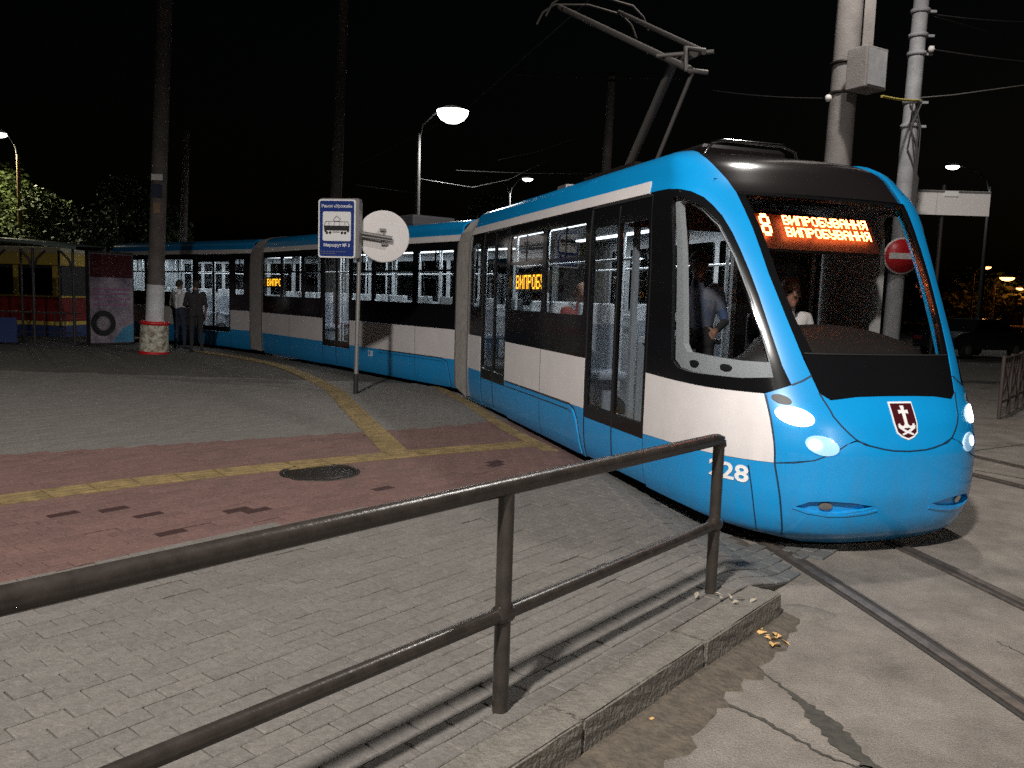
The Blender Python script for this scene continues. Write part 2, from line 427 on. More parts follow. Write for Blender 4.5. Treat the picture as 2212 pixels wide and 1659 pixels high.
def paver_shape(seed):
    rnd = random.Random(seed); a, b = PL / 2 - .003, PW / 2 - .0025; c = .0045
    jx = [rnd.uniform(-.0015, .0015) for _ in range(8)]
    V = [(-a + jx[0], -b + jx[1], -.05), (a + jx[2], -b, -.05), (a, b + jx[3], -.05), (-a, b, -.05), (-a + jx[0], -b + jx[1], -c), (a + jx[2], -b, -c), (a, b + jx[3], -c), (-a, b, -c),
         (-a + c, -b + c, 0), (a - c, -b + c, 0), (a - c, b - c, 0), (-a + c, b - c, 0)]
    F = [(8, 9, 10, 11), (4, 5, 9, 8), (5, 6, 10, 9), (6, 7, 11, 10), (7, 4, 8, 11), (0, 1, 5, 4), (1, 2, 6, 5), (2, 3, 7, 6), (3, 0, 4, 7)]
    return V, F
PM = {}
for c in ('paver_grey', 'paver_red', 'paver_stain', 'paver_blue'):
    PM[c] = []
    for k in range(4):
        me = bpy.data.meshes.new('paver'); V, F = paver_shape(k); me.from_pydata(V, [], F); me.materials.append(MATS[c])
        PM[c].append(me)
EANG = math.atan2(E_.y, E_.x)
def paver_frame(p, D):
    z = zf(p, D); rnd = random.Random(hash((round(p.x, 2), round(p.y, 2))))
    e1 = zf(p + E_ * .05) - zf(p - E_ * .05); e2 = zf(p + N_ * .05) - zf(p - N_ * .05)
    X = Vector((E_.x, E_.y, e1 * 10)).normalized(); Y = Vector((N_.x, N_.y, e2 * 10)); Z = X.cross(Y).normalized(); Y = Z.cross(X)
    tl = Matrix.Rotation(rnd.gauss(0, .0045), 3, 'X') @ Matrix.Rotation(rnd.gauss(0, .0035), 3, 'Y') @ Matrix.Rotation(rnd.gauss(0, .006), 3, 'Z')
    sink = rnd.uniform(-.0025, .0015) - (.006 if rnd.random() < .03 else 0)
    M3 = Matrix((X, Y, Z)).transposed() @ tl
    return M3, Vector((p.x, p.y, z + sink)), rnd
near = [q for q in items if to_px((q[1].x, q[1].y, .14))[1] < 1690 and -10 < to_px((q[1].x, q[1].y, .14))[0] < 2220]
sel = set(id(q) for q in near[:300])
for q in items:
    if id(q) not in sel: continue
    w, p, D, c = q; M3, o, rnd = paver_frame(p, D)
    ob = bpy.data.objects.new('paver', PM[c][rnd.randrange(4)]); COL.objects.link(ob); ob.parent = pavement
    ob.matrix_world = Matrix.Translation(o) @ M3.to_4x4()
V = []; F = []; MI = []; TN = []; names = ['paver_grey', 'paver_red', 'paver_stain', 'paver_blue']
SH = [paver_shape(k) for k in range(4)]
for q in items:
    if id(q) in sel: continue
    w, p, D, c = q; M3, o, rnd = paver_frame(p, D); sv, sf = SH[rnd.randrange(4)]; b = len(V); tn = rnd.random()
    for v in sv: V.append(o + M3 @ Vector(v)); TN.append(tn)
    for f in sf: F.append([b + i for i in f]); MI.append(names.index(c))
me = bpy.data.meshes.new('paver_field'); me.from_pydata(V, [], F)
for c in names: me.materials.append(MATS[c])
me.polygons.foreach_set('material_index', MI); at = me.attributes.new('tone', 'FLOAT', 'POINT'); at.data.foreach_set('value', TN)
tag(link('paver_field', me, pavement), kind='stuff')
# tactile tiles
TM = {}
for w in (.33, .28, .18):
    mm = MB(); h = w / 2 - .004
    mm.add([(-h, -h, -.03), (h, -h, -.03), (h, h, -.03), (-h, h, -.03), (-h, -h, 0), (h, -h, 0), (h, h, 0), (-h, h, 0)], [(4, 5, 6, 7), (0, 1, 5, 4), (1, 2, 6, 5), (2, 3, 7, 6), (3, 0, 4, 7)])
    for k in range(4):
        y = -h + (k + .5) * 2 * h / 4; mm.add([(-h * .92, y - .012, 0), (h * .92, y - .012, 0), (h * .92, y + .012, 0), (-h * .92, y + .012, 0), (-h * .9, y - .008, .004), (h * .9, y - .008, .004), (h * .9, y + .008, .004), (-h * .9, y + .008, .004)],
                                              [(4, 5, 6, 7), (0, 1, 5, 4), (1, 2, 6, 5), (2, 3, 7, 6), (3, 0, 4, 7)])
    o = mm.build('tactile_tile', 'tile_yellow'); TM[w] = o.data; bpy.data.objects.remove(o)
for q, t, w in tiles:
    if (q - MANH).length < .4 and w < .3: continue
    ob = bpy.data.objects.new('tactile_tile', TM[w]); COL.objects.link(ob); ob.parent = pavement
    ob.location = (q.x, q.y, zf(q) + .0035 + random.uniform(-.001, .001)); ob.rotation_euler = (0, 0, math.atan2(t.y, t.x))
# kerb
kerb = tag(thing('kerb', (B1.x, B1.y, 0), 'worn granite kerb edging the pavement below the pipe handrail', 'kerb'))
del kerb['category']; del kerb['label']; kerb['kind'] = 'structure'
def kerb_stone(a0, a1, seed):
    rnd = random.Random(seed); bm = bmesh.new(); bmesh.ops.create_cube(bm, size=1)
    L = a1 - a0 - .012
    for v in bm.verts: v.co = Vector((v.co.x * L, v.co.y * .19, v.co.z * .26))
    bmesh.ops.bevel(bm, geom=list(bm.edges), offset=.008, segments=2, affect='EDGES')
    bmesh.ops.subdivide_edges(bm, edges=[e for e in bm.edges if e.calc_length() > .15], cuts=7, use_grid_fill=True)
    for v in bm.verts:
        v.co += Vector((rnd.gauss(0, .0016), rnd.gauss(0, .0022), rnd.gauss(0, .0014)))
    me = bpy.data.meshes.new('kerb_stone'); bm.to_mesh(me); bm.free(); me.materials.append(MATS['granite'])
    o = bpy.data.objects.new('kerb_stone', me); COL.objects.link(o); o.parent = kerb
    c = E_ * ((a0 + a1) / 2) + N_ * (-.193 + rnd.uniform(-.006, .006))
    o.location = (c.x, c.y, KZ - .126 + rnd.uniform(-.006, .004)); o.rotation_euler = (rnd.gauss(0, .012), rnd.gauss(0, .006), EANG + rnd.gauss(0, .006))
for k, (a0, a1) in enumerate([(1.16, 2.06), (.15, 1.16), (-.86, .15), (-1.87, -.86), (-2.88, -1.87), (-3.9, -2.88), (-4.9, -3.9)]): kerb_stone(a0, a1, k + 3)
# gutter dirt along the kerb foot
rnd = random.Random(5); VV = []; NA = 90; NB = 9
prof_w = [(-3.0, .55), (-1.2, .50), (-.4, .42), (.1, .36), (.45, .36), (.8, .27), (1.2, .26), (1.6, .24), (2.0, .17), (2.12, .13), (2.2, .10)]
def pw(a):
    for (x0, y0), (x1, y1) in zip(prof_w, prof_w[1:]):
        if a <= x1: return y0 + (y1 - y0) * max(0, (a - x0) / (x1 - x0))
    return .02
for i in range(NA + 1):
    a = -3.0 + 5.13 * i / NA; w = pw(a) * (.85 + .12 * math.sin(a * 23) * math.sin(a * 7.3 + 1) + rnd.uniform(-.13, .13))
    for j in range(NB + 1):
        u = j / NB; p = B1 + E_ * a + N_ * (-.27 - w * u)
        z = -.014 + .022 * (1 - u) ** 1.3 + (rnd.uniform(0, .006) if 0 < j < NB else 0) + (.004 if j < NB else -.006)
        VV.append((p.x, p.y, z))
m = MB(); m.add(VV, [(i * (NB + 1) + j, i * (NB + 1) + j + 1, (i + 1) * (NB + 1) + j + 1, (i + 1) * (NB + 1) + j) for i in range(NA) for j in range(NB)], True)
tag(m.build('gutter_dirt', 'dirt'), kind='stuff', label='brown dirt and grit lying in the gutter below the kerb', cat='dirt')
# cracks in the asphalt (open, filled with dark grit)
def crack(path, ws, seed):
    rnd = random.Random(seed); m = MB(); L = []; 
    P = polyline_pts([(a, b, 0) for a, b in path], .025); n = len(P)
    for i, (p, t) in enumerate(P):
        k = i / max(1, n - 1) * (len(ws) - 1); j = min(int(k), len(ws) - 2); w = ws[j] + (ws[j + 1] - ws[j]) * (k - j)
        w = max(.002, w * rnd.uniform(.6, 1.35)); s = Vector((-t.y, t.x, 0)); c = p + s * rnd.gauss(0, .006)
        L += [c + s * w + Vector((0, 0, -.008)), c - s * w + Vector((0, 0, -.008))]
    m.add(L, [(2 * i, 2 * i + 1, 2 * i + 3, 2 * i + 2) for i in range(n - 1)]); return m.build('crack', 'crack', road)
crack([(.68, 3.42), (.87, 3.48), (1.08, 3.31), (1.27, 3.02), (1.43, 2.92), (1.62, 2.6)], [.004, .012, .008, .006, .005], 1)
crack([(1.22, 3.80), (1.32, 3.43), (1.36, 3.23), (1.38, 3.05), (1.41, 2.93), (1.44, 2.75)], [.003, .006, .035, .05, .03, .004], 2)
crack([(2.6, 4.2), (2.75, 3.6), (2.66, 3.0)], [.002, .005, .002], 4)
crack([(5.1, 8.9), (5.7, 8.2), (6.6, 7.6)], [.008, .012, .008], 5)
crack([(4.3, 8.9), (5.4, 9.9), (7.5, 11.2)], [.008, .014, .008], 6)
# rails
def rail(name, off, label, path=None):
    base = path or CL
    r0 = base[0][0]; root = thing(name, (r0.x, r0.y, 0), label, 'rail', 'tram rails set in the road')
    for nm, o0, o1, z, mt in (('rail_head', -.028, .028, .004, 'rail_steel'), ('rail_groove', .028, .068, -.004, 'groove'), ('guard_lip', .068, .084, .002, 'rail_steel'), ('joint_filler', -.055, -.028, -.006, 'groove')):
        m = MB(); L = []
        for q, t in base[::2]:
            s = Vector((-t.y, t.x)) * (-1 if off > 0 else 1)
            for o in (o0, o1):
                p = q + Vector((-t.y, t.x)) * off + s * o; L += [(p.x, p.y, z), (p.x, p.y, -.05)]
        n = len(L) // 4
        for i in range(n - 1):
            a = i * 4; b = a + 4
            m.f += [[a, a + 2, b + 2, b], [a + 1, a, b, b + 1], [a + 2, a + 3, b + 3, b + 2]]
        m.v = [Vector(p) for p in L]; m.sm = [False] * len(m.f); m.mi = [0] * len(m.f)
        m.build(nm, mt, root)
rail('tram_rail', .5, 'grooved steel rail nearer the kerb, running out from under the tram')
rail('tram_rail', -.5, 'grooved steel rail farther from the kerb, in front of the tram nose')
CL2 = [(Vector((p.x, p.y)), Vector((t.x, t.y))) for p, t in polyline_pts([(7.6, 2, 0), (6.4, 6, 0), (5.2, 9.3, 0), (3.6, 14, 0), (.5, 21, 0)], .2)]
rail('tram_rail', .5, 'far rail of the second track right of the tram', CL2)
rail('tram_rail', -.5, 'outermost rail of the second track at the right edge', CL2)
# manhole
mh = thing('manhole_cover', (MANH.x, MANH.y, KZ), 'round dark iron manhole cover in the red paving', 'manhole cover')
m = MB(); m.lathe([(.49, -.03), (.49, -.003), (.345, -.003)], (MANH.x, MANH.y, KZ), n=40, caps=False); m.build('mortar_collar', 'paver_red', mh)
m = MB(); m.lathe([(.345, -.05), (.345, .004), (.30, .004), (.30, -.012)], (MANH.x, MANH.y, KZ), n=40, caps=False); m.build('frame', 'iron', mh)
m = MB(); m.lathe([(.295, -.05), (.295, -.004), (.0, -.004)], (MANH.x, MANH.y, KZ), n=40, caps=False)
for i in range(-3, 4):
    for j in range(-3, 4):
        if i * i + j * j < 11: m.box((MANH.x + i * .075, MANH.y + j * .075, KZ - .003), (.028, .028, .006))
m.build('lid', 'iron', mh)
# handrail
hr = thing('pipe_handrail', (B1.x, B1.y, KZ), 'brown painted steel pipe handrail with two rails on the kerb', 'handrail')
def hp(a, z): p = B1 + E_ * a; return Vector((p.x, p.y, z))
TOP, LOW = 1.015, .525
for a in (-5.31, -3.54, -1.77, 0, 1.775):
    m = MB(); m.tube([hp(a, KZ - .03), hp(a, TOP - .005)], .031, 16); m.build('post', 'handrail_paint', hr)
m = MB(); m.tube([hp(-6.2, TOP + .03), hp(-3, TOP + .025), hp(-1.7, TOP + .02), hp(0, TOP), hp(1.70, TOP - .02), hp(1.755, TOP - .024), hp(1.785, TOP - .034), hp(1.79, TOP - .06)], .034, 18); m.build('top_rail', 'handrail_paint', hr)
m = MB(); m.tube([hp(-6.2, LOW + .02), hp(-1.4, LOW + .012), hp(0, LOW), hp(1.775, LOW - .004)], .028, 16); m.build('lower_rail', 'handrail_paint', hr)
for a in (-1.77, 0, 1.775):
    m = MB(); m.tube([hp(a - .045, LOW), hp(a - .03, LOW), hp(a + .03, LOW), hp(a + .045, LOW)], [.030, .037, .037, .030], 14); m.build('weld_collar', 'handrail_paint', hr)

# ------------------------------------------------------------------ street lamps (each carries its own light)
def point_light(name, loc, power, col, rad, parent=None):
    l = bpy.data.lights.new(name, 'SPOT'); l.energy = power; l.color = col; l.shadow_soft_size = rad
    l.spot_size = R(168); l.spot_blend = .6
    o = bpy.data.objects.new(name, l); COL.objects.link(o)
    if parent: o.parent = parent; o.location = Vector(loc) - ROOTLOC[parent.name]
    else: o.location = loc
def street_lamp(base, head, label, power, col, emitter, pole='concrete', r0=.13, second=None, r_light=.22, hs=1.0, rad=.2, bowl=.6):
    base = Vector(base); head = Vector(head)
    root = thing('street_lamp', base, label, 'street lamp', 'lit street lamps')
    topz = head.z - .9; t = Vector((base.x, base.y, topz))
    m = MB(); m.tube([base, base.lerp(t, .5), t], [r0, r0 * .85, r0 * .62], 14); m.build('pole', pole, root)
    for k, h in enumerate([head] + ([Vector(second)] if second else [])):
        d = Vector((h.x - t.x, h.y - t.y, 0)); L = d.length; d.normalize()
        m = MB(); m.tube([t - Vector((0, 0, .3)), t + d * (L * .12) + Vector((0, 0, .35)), t + d * (L * .45) + Vector((0, 0, .75)), h - d * .25 * hs + Vector((0, 0, .10))], [.05, .045, .04, .035], 8); m.build('arm', 'lamp_housing', root)
        s = Vector((-d.y, d.x, 0)); Z = Vector((0, 0, 1))
        m = MB(); pts = []
        for (x, w, z0, z1) in ((-.35, .05, .06, .14), (-.2, .13, .03, .19), (.1, .17, .02, .20), (.35, .13, .02, .15), (.45, .04, .03, .08)):
            pts.append([h + d * x * hs + s * w * hs + Z * z0, h + d * x * hs - s * w * hs + Z * z0, h + d * x * hs - s * w * .6 * hs + Z * z1, h + d * x * hs + s * w * .6 * hs + Z * z1])
        V = [p for q in pts for p in q]; F = [(i * 4 + k2, i * 4 + (k2 + 1) % 4, i * 4 + 4 + (k2 + 1) % 4, i * 4 + 4 + k2) for i in range(4) for k2 in range(4)] + [(0, 1, 2, 3), (19, 18, 17, 16)]
        m.add(V, F); hd = m.build('lamp_head', 'lamp_housing', root)
        if k == 0:
            m = MB(); V = []; n = 12
            for j in range(5):
                a = j / 4 * math.pi / 2
                V += [h + d * (.05 + math.cos(2 * math.pi * i / n) * r_light * 1.25 * math.cos(a)) * 1 + s * math.sin(2 * math.pi * i / n) * r_light * (.75 + .3 * bowl) * math.cos(a) + Z * (.018 - math.sin(a) * r_light * bowl) for i in range(n)]
            m.add(V, [(j * n + i, j * n + (i + 1) % n, (j + 1) * n + (i + 1) % n, (j + 1) * n + i) for j in range(4) for i in range(n)], True)
            m.build('lamp_glass', emitter, hd)
            if power: point_light('lamp_light', h - Z * (r_light * bowl + rad + .02), power, col, rad, root)
    return root
WARM = (1, .95, .89)
street_lamp((-4.4, -4.6, KZ), (-3.0, -3.6, 10.2), 'street lamp standing on the pavement behind the viewer, lighting the kerb and handrail', 11500, WARM, 'lamp_white', rad=.32)
street_lamp((9.5, -15.5, 0), (8.0, -14.0, 9.0), 'unseen street lamp added farther behind the viewer on the right to brighten the tram front', 6000, WARM, 'lamp_white')  # added lamp out of view, brightens the tram nose more than the ground
street_lamp((-3.95, 33, 0), (-2.69, 33, 8.83), 'tall street lamp with the biggest white glare, above the middle of the tram', 1300, (.95, 1, .97), 'lamp_white', pole='concrete_dark', r_light=.50, rad=.3, bowl=1.0)
street_lamp((-.53, 52, 0), (.52, 52, 8.98), 'forked street lamp with one small white light behind the tram roof', 900, (.95, 1, 1), 'lamp_white', second=(-1.8, 52, 9.0), r_light=.26)
street_lamp((23.0, 41, 0), (21.12, 41, 8.67), 'street lamp with an angled white light right of the tram', 450, (.95, 1, .98), 'lamp_white', pole='shelter_dark', r_light=.26)
street_lamp((-23.2, 39, 0), (-24.0, 39, 8.45), 'street lamp at the left edge shining on the yellow-green tree', 1600, (1, .92, .60), 'lamp_white', pole='orange_pole', r_light=.30)
street_lamp((60.6, 110, 0), (62.06, 110, 7.57), 'highest of the distant orange street lamps, right of the tram', 140, (1, .25, .05), 'lamp_orange', r_light=.5, hs=2)
street_lamp((63.5, 110, 0), (64.93, 110, 6.26), 'brightest distant orange street lamp in front of the orange tree', 220, (1, .25, .05), 'lamp_orange', r_light=.75, hs=2)
street_lamp((69.0, 112, 0), (68.2, 112, 5.0), 'distant orange street lamp cut by the right edge', 140, (1, .25, .05), 'lamp_orange', r_light=.5, hs=2)

# ------------------------------------------------------------------ the tram
#       v    z     W     nose s0  sC
PR = [(.05, .05, 1.00, -1.38, -.15), (.15, .15, 1.09, -1.53, -.15), (.30, .30, 1.13, -1.60, -.15), (.48, .48, 1.145, -1.63, -.15), (.70, .70, 1.15, -1.63, -.15), (.90, .90, 1.15, -1.58, -.15),
      (1.12, 1.12, 1.15, -1.47, -.15), (1.39, 1.39, 1.15, -1.34, -.15), (2.0, 2.0, 1.15, -1.0, -.15), (2.36, 2.36, 1.15, -.77, -.12), (2.58, 2.58, 1.13, -.60, -.08), (2.73, 2.72, 1.08, -.46, 0), (2.88, 2.86, 1.04, -.29, .12),
      (3.05, 2.965, .90, -.05, .30), (3.24, 3.0, .70, .20, .5), (3.92, 3.02, .01, .80, 1.0)]
def _slopes(k):
    x = [p[0] for p in PR]; y = [p[k] for p in PR]; dl = [(y[i + 1] - y[i]) / (x[i + 1] - x[i]) for i in range(len(x) - 1)]
    return [dl[0]] + [0 if dl[i - 1] * dl[i] <= 0 else 2 * dl[i - 1] * dl[i] / (dl[i - 1] + dl[i]) for i in range(1, len(dl))] + [dl[-1]]
_SL = [None] + [_slopes(k) for k in range(1, 5)]
def prof(v):
    i = 0
    while i < len(PR) - 2 and v > PR[i + 1][0]: i += 1
    h = PR[i + 1][0] - PR[i][0]; t = (v - PR[i][0]) / h; out = []
    for k in range(1, 5):
        out.append((2 * t ** 3 - 3 * t ** 2 + 1) * PR[i][k] + (t ** 3 - 2 * t ** 2 + t) * h * _SL[k][i] + (-2 * t ** 3 + 3 * t ** 2) * PR[i + 1][k] + (t ** 3 - t ** 2) * h * _SL[k][i + 1])
    return out
A0, TIP, A1, PEX, HW = -.15, -1.63, 1.6, 2.85, 1.15
class Sec:
    def __init__(s, o, ang, nose): s.o = Vector(o); a = R(ang); s.d = Vector((math.sin(a), math.cos(a))); s.n = Vector((s.d.y, -s.d.x)); s.nose = nose
    def P(s, q, t, z):          # q rearward, t lateral (+ = camera side), z
        p = s.o + s.d * q + s.n * (HW - t); return Vector((p.x, p.y, z))
    def S0(s, a, v, far):
        sg = -1 if far else 1
        if s.nose and a < TIP: a = 2 * TIP - a; sg = -sg
        z, W, s0, sC = prof(v)
        if not s.nose: q, t = a, W
        elif a >= A0: q = a if a > A1 else sC + (a - A0) / (A1 - A0) * (A1 - sC); t = W
        else:
            psi = (A0 - a) / (A0 - TIP) * math.pi / 2; c_, s_ = math.cos(psi), math.sin(psi); k = (abs(c_) ** PEX + abs(s_) ** PEX) ** (-1 / PEX)
            t = W * c_ * k; q = sC - (sC - s0) * s_ * k
        return s.P(q, t * sg, z)
    def SN(s, a, v, far):
        e = 2e-3; p = s.S0(a, v, far); v1 = min(v + e, 3.92); v0 = max(v - e, .05)
        n = (s.S0(a + e, v, far) - s.S0(a - e, v, far)).cross(s.S0(a, v1, far) - s.S0(a, v0, far))
        if n.length < 1e-12: n = Vector((0, 0, 1))
        n.normalize()
        c = s.P(max(1.0, min(a, 9)), 0, 1.4)
        if n.dot(p - c) < 0: n = -n
        return p, n
    def X(s): return Vector((s.d.x, s.d.y, 0))
    def Y(s): return Vector((-s.n.x, -s.n.y, 0))
S1 = Sec((1.145, 6.771), -17.9, True); S2 = Sec((-.96, 13.8), -38.6, False); S3 = Sec((-6.75, 21.15), -51.0, False)
tram = thing('tram', (1.8, 8.5, 0), 'blue and white articulated tram with a black windscreen surround curving along the pavement', 'tram')
def panel(sec, name, poly, mt, off=0.0, th=.03, holes=(), far=False, parent=tram, inner='interior', fine=.07):
    xs = [p[0] for p in poly]; ys = [p[1] for p in poly]; gx = []; gy = []
    if sec.nose:
        x = math.floor(min(xs) / fine) * fine
        while x < min(max(xs), 0): gx.append(x); x += fine
        gx += [k * .4 for k in range(0, 16) if k * .4 < max(xs)]
    y = .05
    while y < max(ys):
        if y > min(ys): gy.append(y)
        curved = y > 2.5 or y < .5 or (sec.nose and min(xs) < 0)
        y += .06 if curved else .3
    V, F, W = flat_cut([poly] + list(holes), [g for g in gx if min(xs) < g < max(xs)], gy)
    PN = [sec.SN(a, v, far) for a, v in V]
    out = [p + n * off for p, n in PN]; inn = [p + n * (off - th) for p, n in PN]; nr = [n for p, n in PN]
    me = bpy.data.meshes.new(name); k = len(V); off0 = ROOTLOC[parent.name]
    # face orientation
    flip = False
    f = F[0]; fn = (out[f[1]] - out[f[0]]).cross(out[f[2]] - out[f[0]])
    if fn.dot(nr[f[0]]) < 0: flip = True
    VV = out + inn; FF = []; MI = []; NN = nr + [-n for n in nr]
    for f in F:
        f1 = f[::-1] if flip else f; FF.append(f1); MI.append(0); FF.append([k + i for i in f1[::-1]]); MI.append(1)
    for a, b in W:
        q = [out[a], out[b], inn[b], inn[a]]
        wn = (q[1] - q[0]).cross(q[3] - q[0])
        if wn.length < 1e-12: continue
        wn.normalize()
        if not flip: q = q[::-1]; wn = -wn
        b0 = len(VV); VV += q; NN += [wn] * 4; FF.append([b0, b0 + 1, b0 + 2, b0 + 3]); MI.append(0)
    me.from_pydata([v - off0 for v in VV], [], FF); me.materials.append(MATS[mt]); me.materials.append(MATS[inner])
    me.polygons.foreach_set('material_index', MI); me.polygons.foreach_set('use_smooth', [True] * len(FF)); me.update()
    me.normals_split_custom_set_from_vertices(NN)
    return link(name, me, parent)
def strip(sec, name, path, w, mt, off=.003, th=.01, far=False, parent=tram):
    """a narrow band following a path on the skin (a seam or a bead)"""
    L, Rr = [], []
    for i, (a, v) in enumerate(path):
        p0 = path[max(0, i - 1)]; p1 = path[min(len(path) - 1, i + 1)]; dx, dy = p1[0] - p0[0], p1[1] - p0[1]; l = math.hypot(dx, dy) or 1
        L.append((a - dy / l * w / 2, v + dx / l * w / 2)); Rr.append((a + dy / l * w / 2, v - dx / l * w / 2))
    return panel(sec, name, L + Rr[::-1], mt, off, th, far=far, parent=parent, inner=mt)
def rect(a0, a1, v0, v1): return [(a0, v0), (a1, v0), (a1, v1), (a0, v1)]
mir = lambda P: [(2 * TIP - a, v) for a, v in P]
VS, VW, VB, VT, VR = .15, .64, 1.14, 2.61, 2.70          # skirt, white, black band, stripe, roof
# ---- front car: nose and cab
seam_lo = [(-.915, .641), (-1.092, .685), (-1.19, .75), (-1.25, .80), (-1.303, .82), (-1.40, .785), (-1.52, .758), (TIP, .752)]
SX = lambda P: P + mir(P[:-1])[::-1]
FOG = [(-1.02, .352), (-1.08, .395), (-1.17, .408), (-1.30, .400), (-1.43, .372), (-1.36, .345), (-1.26, .325), (-1.18, .318), (-1.08, .328)]
panel(S1, 'bumper', [(-.93, .10), (-1.1, .06), (TIP, .05), (2 * TIP + 1.1, .06), (2 * TIP + .93, .10)] + mir(seam_lo)[:-1] + seam_lo[::-1], 'tram_blue', holes=[FOG, mir(FOG)])
hood_lo = [(-1.203, .98), (-1.235, .92), (-1.303, .833), (-1.40, .788), (-1.52, .76), (TIP, .754)]
hood_up = [(-1.213, 1.084), (-1.36, 1.108), (-1.5, 1.113), (TIP, 1.114)]
hood = panel(S1, 'hood', SX(hood_lo) + SX(hood_up)[::-1], 'tram_blue')
cheek = [(-.90, 1.105), (-.915, .645), (-1.092, .688), (-1.19, .753), (-1.25, .802), (-1.303, .831), (-1.235, .92), (-1.203, .98), (-1.213, 1.084), (-1.162, 1.127), (-1.14, 1.242), (-1.036, 1.174)]
pil_out = [(-1.14, 1.242), (-1.118, 1.355), (-1.082, 1.622), (-1.043, 1.948), (-1.021, 2.29), (-1.005, 2.43), (-.984, 2.561), (-.95, 2.66), (-.90, 2.76), (-.84, 2.88), (-.77, 2.98), (-.68, 3.05), (-.55, 3.09), (-.3, 3.12), (.5, 3.15)]
pil_in = [(-1.036, 1.174), (-1.008, 1.302), (-.989, 1.489), (-.963, 1.779), (-.942, 1.95), (-.916, 2.113), (-.89, 2.25), (-.851, 2.375), (-.80, 2.455), (-.736, 2.52), (-.62, 2.57), (-.471, 2.596), (-.2, 2.615), (.029, 2.622), (.17, 2.622)]
for far in (False, True):
    c = [(a, v) for a, v in cheek]
    panel(S1, 'cheek', c, 'tram_blue', far=far)
    panel(S1, 'front_arch', pil_in + [(.17, VR), (5.9, VR), (5.9, 3.15)] + pil_out[::-1], 'tram_blue', far=far, th=.09)
    panel(S1, 'cab_skirt', [(-.93, .10), (-.4, VS), (.1, VS), (.1, VW - .035), (-.614, .628), (-.915, .641)], 'tram_blue', far=far)
    panel(S1, 'cab_white_panel', [(-.915, .644), (-.614, .631), (.1, .608), (.1, 1.124), (-.566, 1.104), (-.897, 1.105)], 'tram_white', far=far)
    wb = [(.1, 1.127), (-.566, 1.107), (-.897, 1.108), (-1.036, 1.177)] + pil_in[1:-1] + [(.1, 2.618)]
    wh = [(-.27, 1.27), (-.34, 1.215), (-.47, 1.195), (-.80, 1.20), (-.955, 1.22), (-.950, 1.42), (-.925, 1.75), (-.880, 2.08), (-.815, 2.33), (-.70, 2.46), (-.45, 2.535), (-.30, 2.54), (-.27, 2.50)]
    if far: wh = [(.06, 1.27), (.0, 1.215), (-.25, 1.20)] + wh[2:-2] + [(.0, 2.56), (.06, 2.50)]
    sf = panel(S1, 'cab_window_frame', wb, 'tram_black', holes=[wh], far=far, off=-.004)
    panel(S1, 'cab_window_glass', wh, 'glass_cab', off=-.014, th=.006, far=far, parent=sf, inner='glass_cab')
    # grey inner lining showing inside the pane
    li = [(-.36, 1.40), (-.40, 1.34), (-.80, 1.325), (-.945, 1.33), (-.940, 1.42), (-.915, 1.75), (-.870, 2.07), (-.805, 2.32), (-.69, 2.45), (-.45, 2.525), (-.37, 2.50)]
    li_old = [(-.36, 1.40), (-.40, 1.34), (-.80, 1.335), (-.90, 1.345), (-.89, 1.45), (-.865, 1.78), (-.82, 2.06), (-.76, 2.27), (-.66, 2.39), (-.45, 2.45), (-.37, 2.43)]
    if far: li = [(-.02, 1.40), (-.06, 1.34)] + li[2:-2] + [(-.30, 2.53), (-.06, 2.53), (-.02, 2.49)]
    panel(S1, 'window_lining', [(a, v) for a, v in wh], 'interior', off=-.045, th=.05, holes=[li], far=far, parent=sf)
    strip(S1, 'panel_seam', [(-.905, 1.10), (-.918, .64), (-.95, .40), (-.985, .12)], .008, 'seam_blue', far=far)
    strip(S1, 'panel_seam', [(-1.036, 1.174), (-1.09, 1.205), (-1.14, 1.242)], .010, 'seam_blue', far=far)
    strip(S1, 'panel_seam', [(-.80, .60), (-.83, .36), (-.86, .12)], .005, 'seam_blue', far=far)
strip(S1, 'panel_seam', SX([(-.92, .643), (-1.0, .658), (-1.092, .686), (-1.19, .751), (-1.25, .801)]) [:5], .006, 'seam_blue')
strip(S1, 'panel_seam', mir([(-.92, .643), (-1.0, .658), (-1.092, .686), (-1.19, .751), (-1.25, .801)]), .006, 'seam_blue')
strip(S1, 'panel_seam', SX([(-1.162, 1.127), (-1.195, 1.02), (-1.203, .98), (-1.235, .92), (-1.27, .87), (-1.303, .832), (-1.35, .80), (-1.40, .787), (-1.46, .77), (-1.52, .759), (TIP, .753)]), .008, 'seam_blue', off=.004)
# windscreen, black mask and black front roof
mask_up = [(-1.122, 1.385), (-1.3, 1.385), (TIP, 1.385)]
panel(S1, 'lower_mask', SX([(-1.162, 1.127), (-1.213, 1.087), (-1.36, 1.111), (-1.5, 1.116), (TIP, 1.117)]) + SX(mask_up + [])[::-1] , 'tram_black', off=-.002)
po = [p for p in pil_out if 1.3 < p[1] < 2.6]
glass_l = [(a - .045 - .005 * (v - 1.39), max(v, 1.40)) for a, v in po]; glass_l[0] = (-1.175, 1.40); glass_l[-1] = (-1.04, 2.54)
ws_out = [(-1.118, 1.387)] + po[1:]
wso = ws_out + mir(ws_out)[::-1]; wsi = glass_l + mir(glass_l)[::-1]
wf = panel(S1, 'windscreen_frame', wso, 'tram_black', holes=[wsi], off=-.002)
panel(S1, 'windscreen', wsi, 'windscreen_glass', off=-.010, th=.006, parent=wf, inner='windscreen_glass')
strip(S1, 'wiper_line', SX([(-1.13, 1.392), (-1.3, 1.392), (TIP, 1.392)]), .008, 'rubber', off=.004, parent=wf)
pr = [p for p in pil_out if p[1] > 2.55]
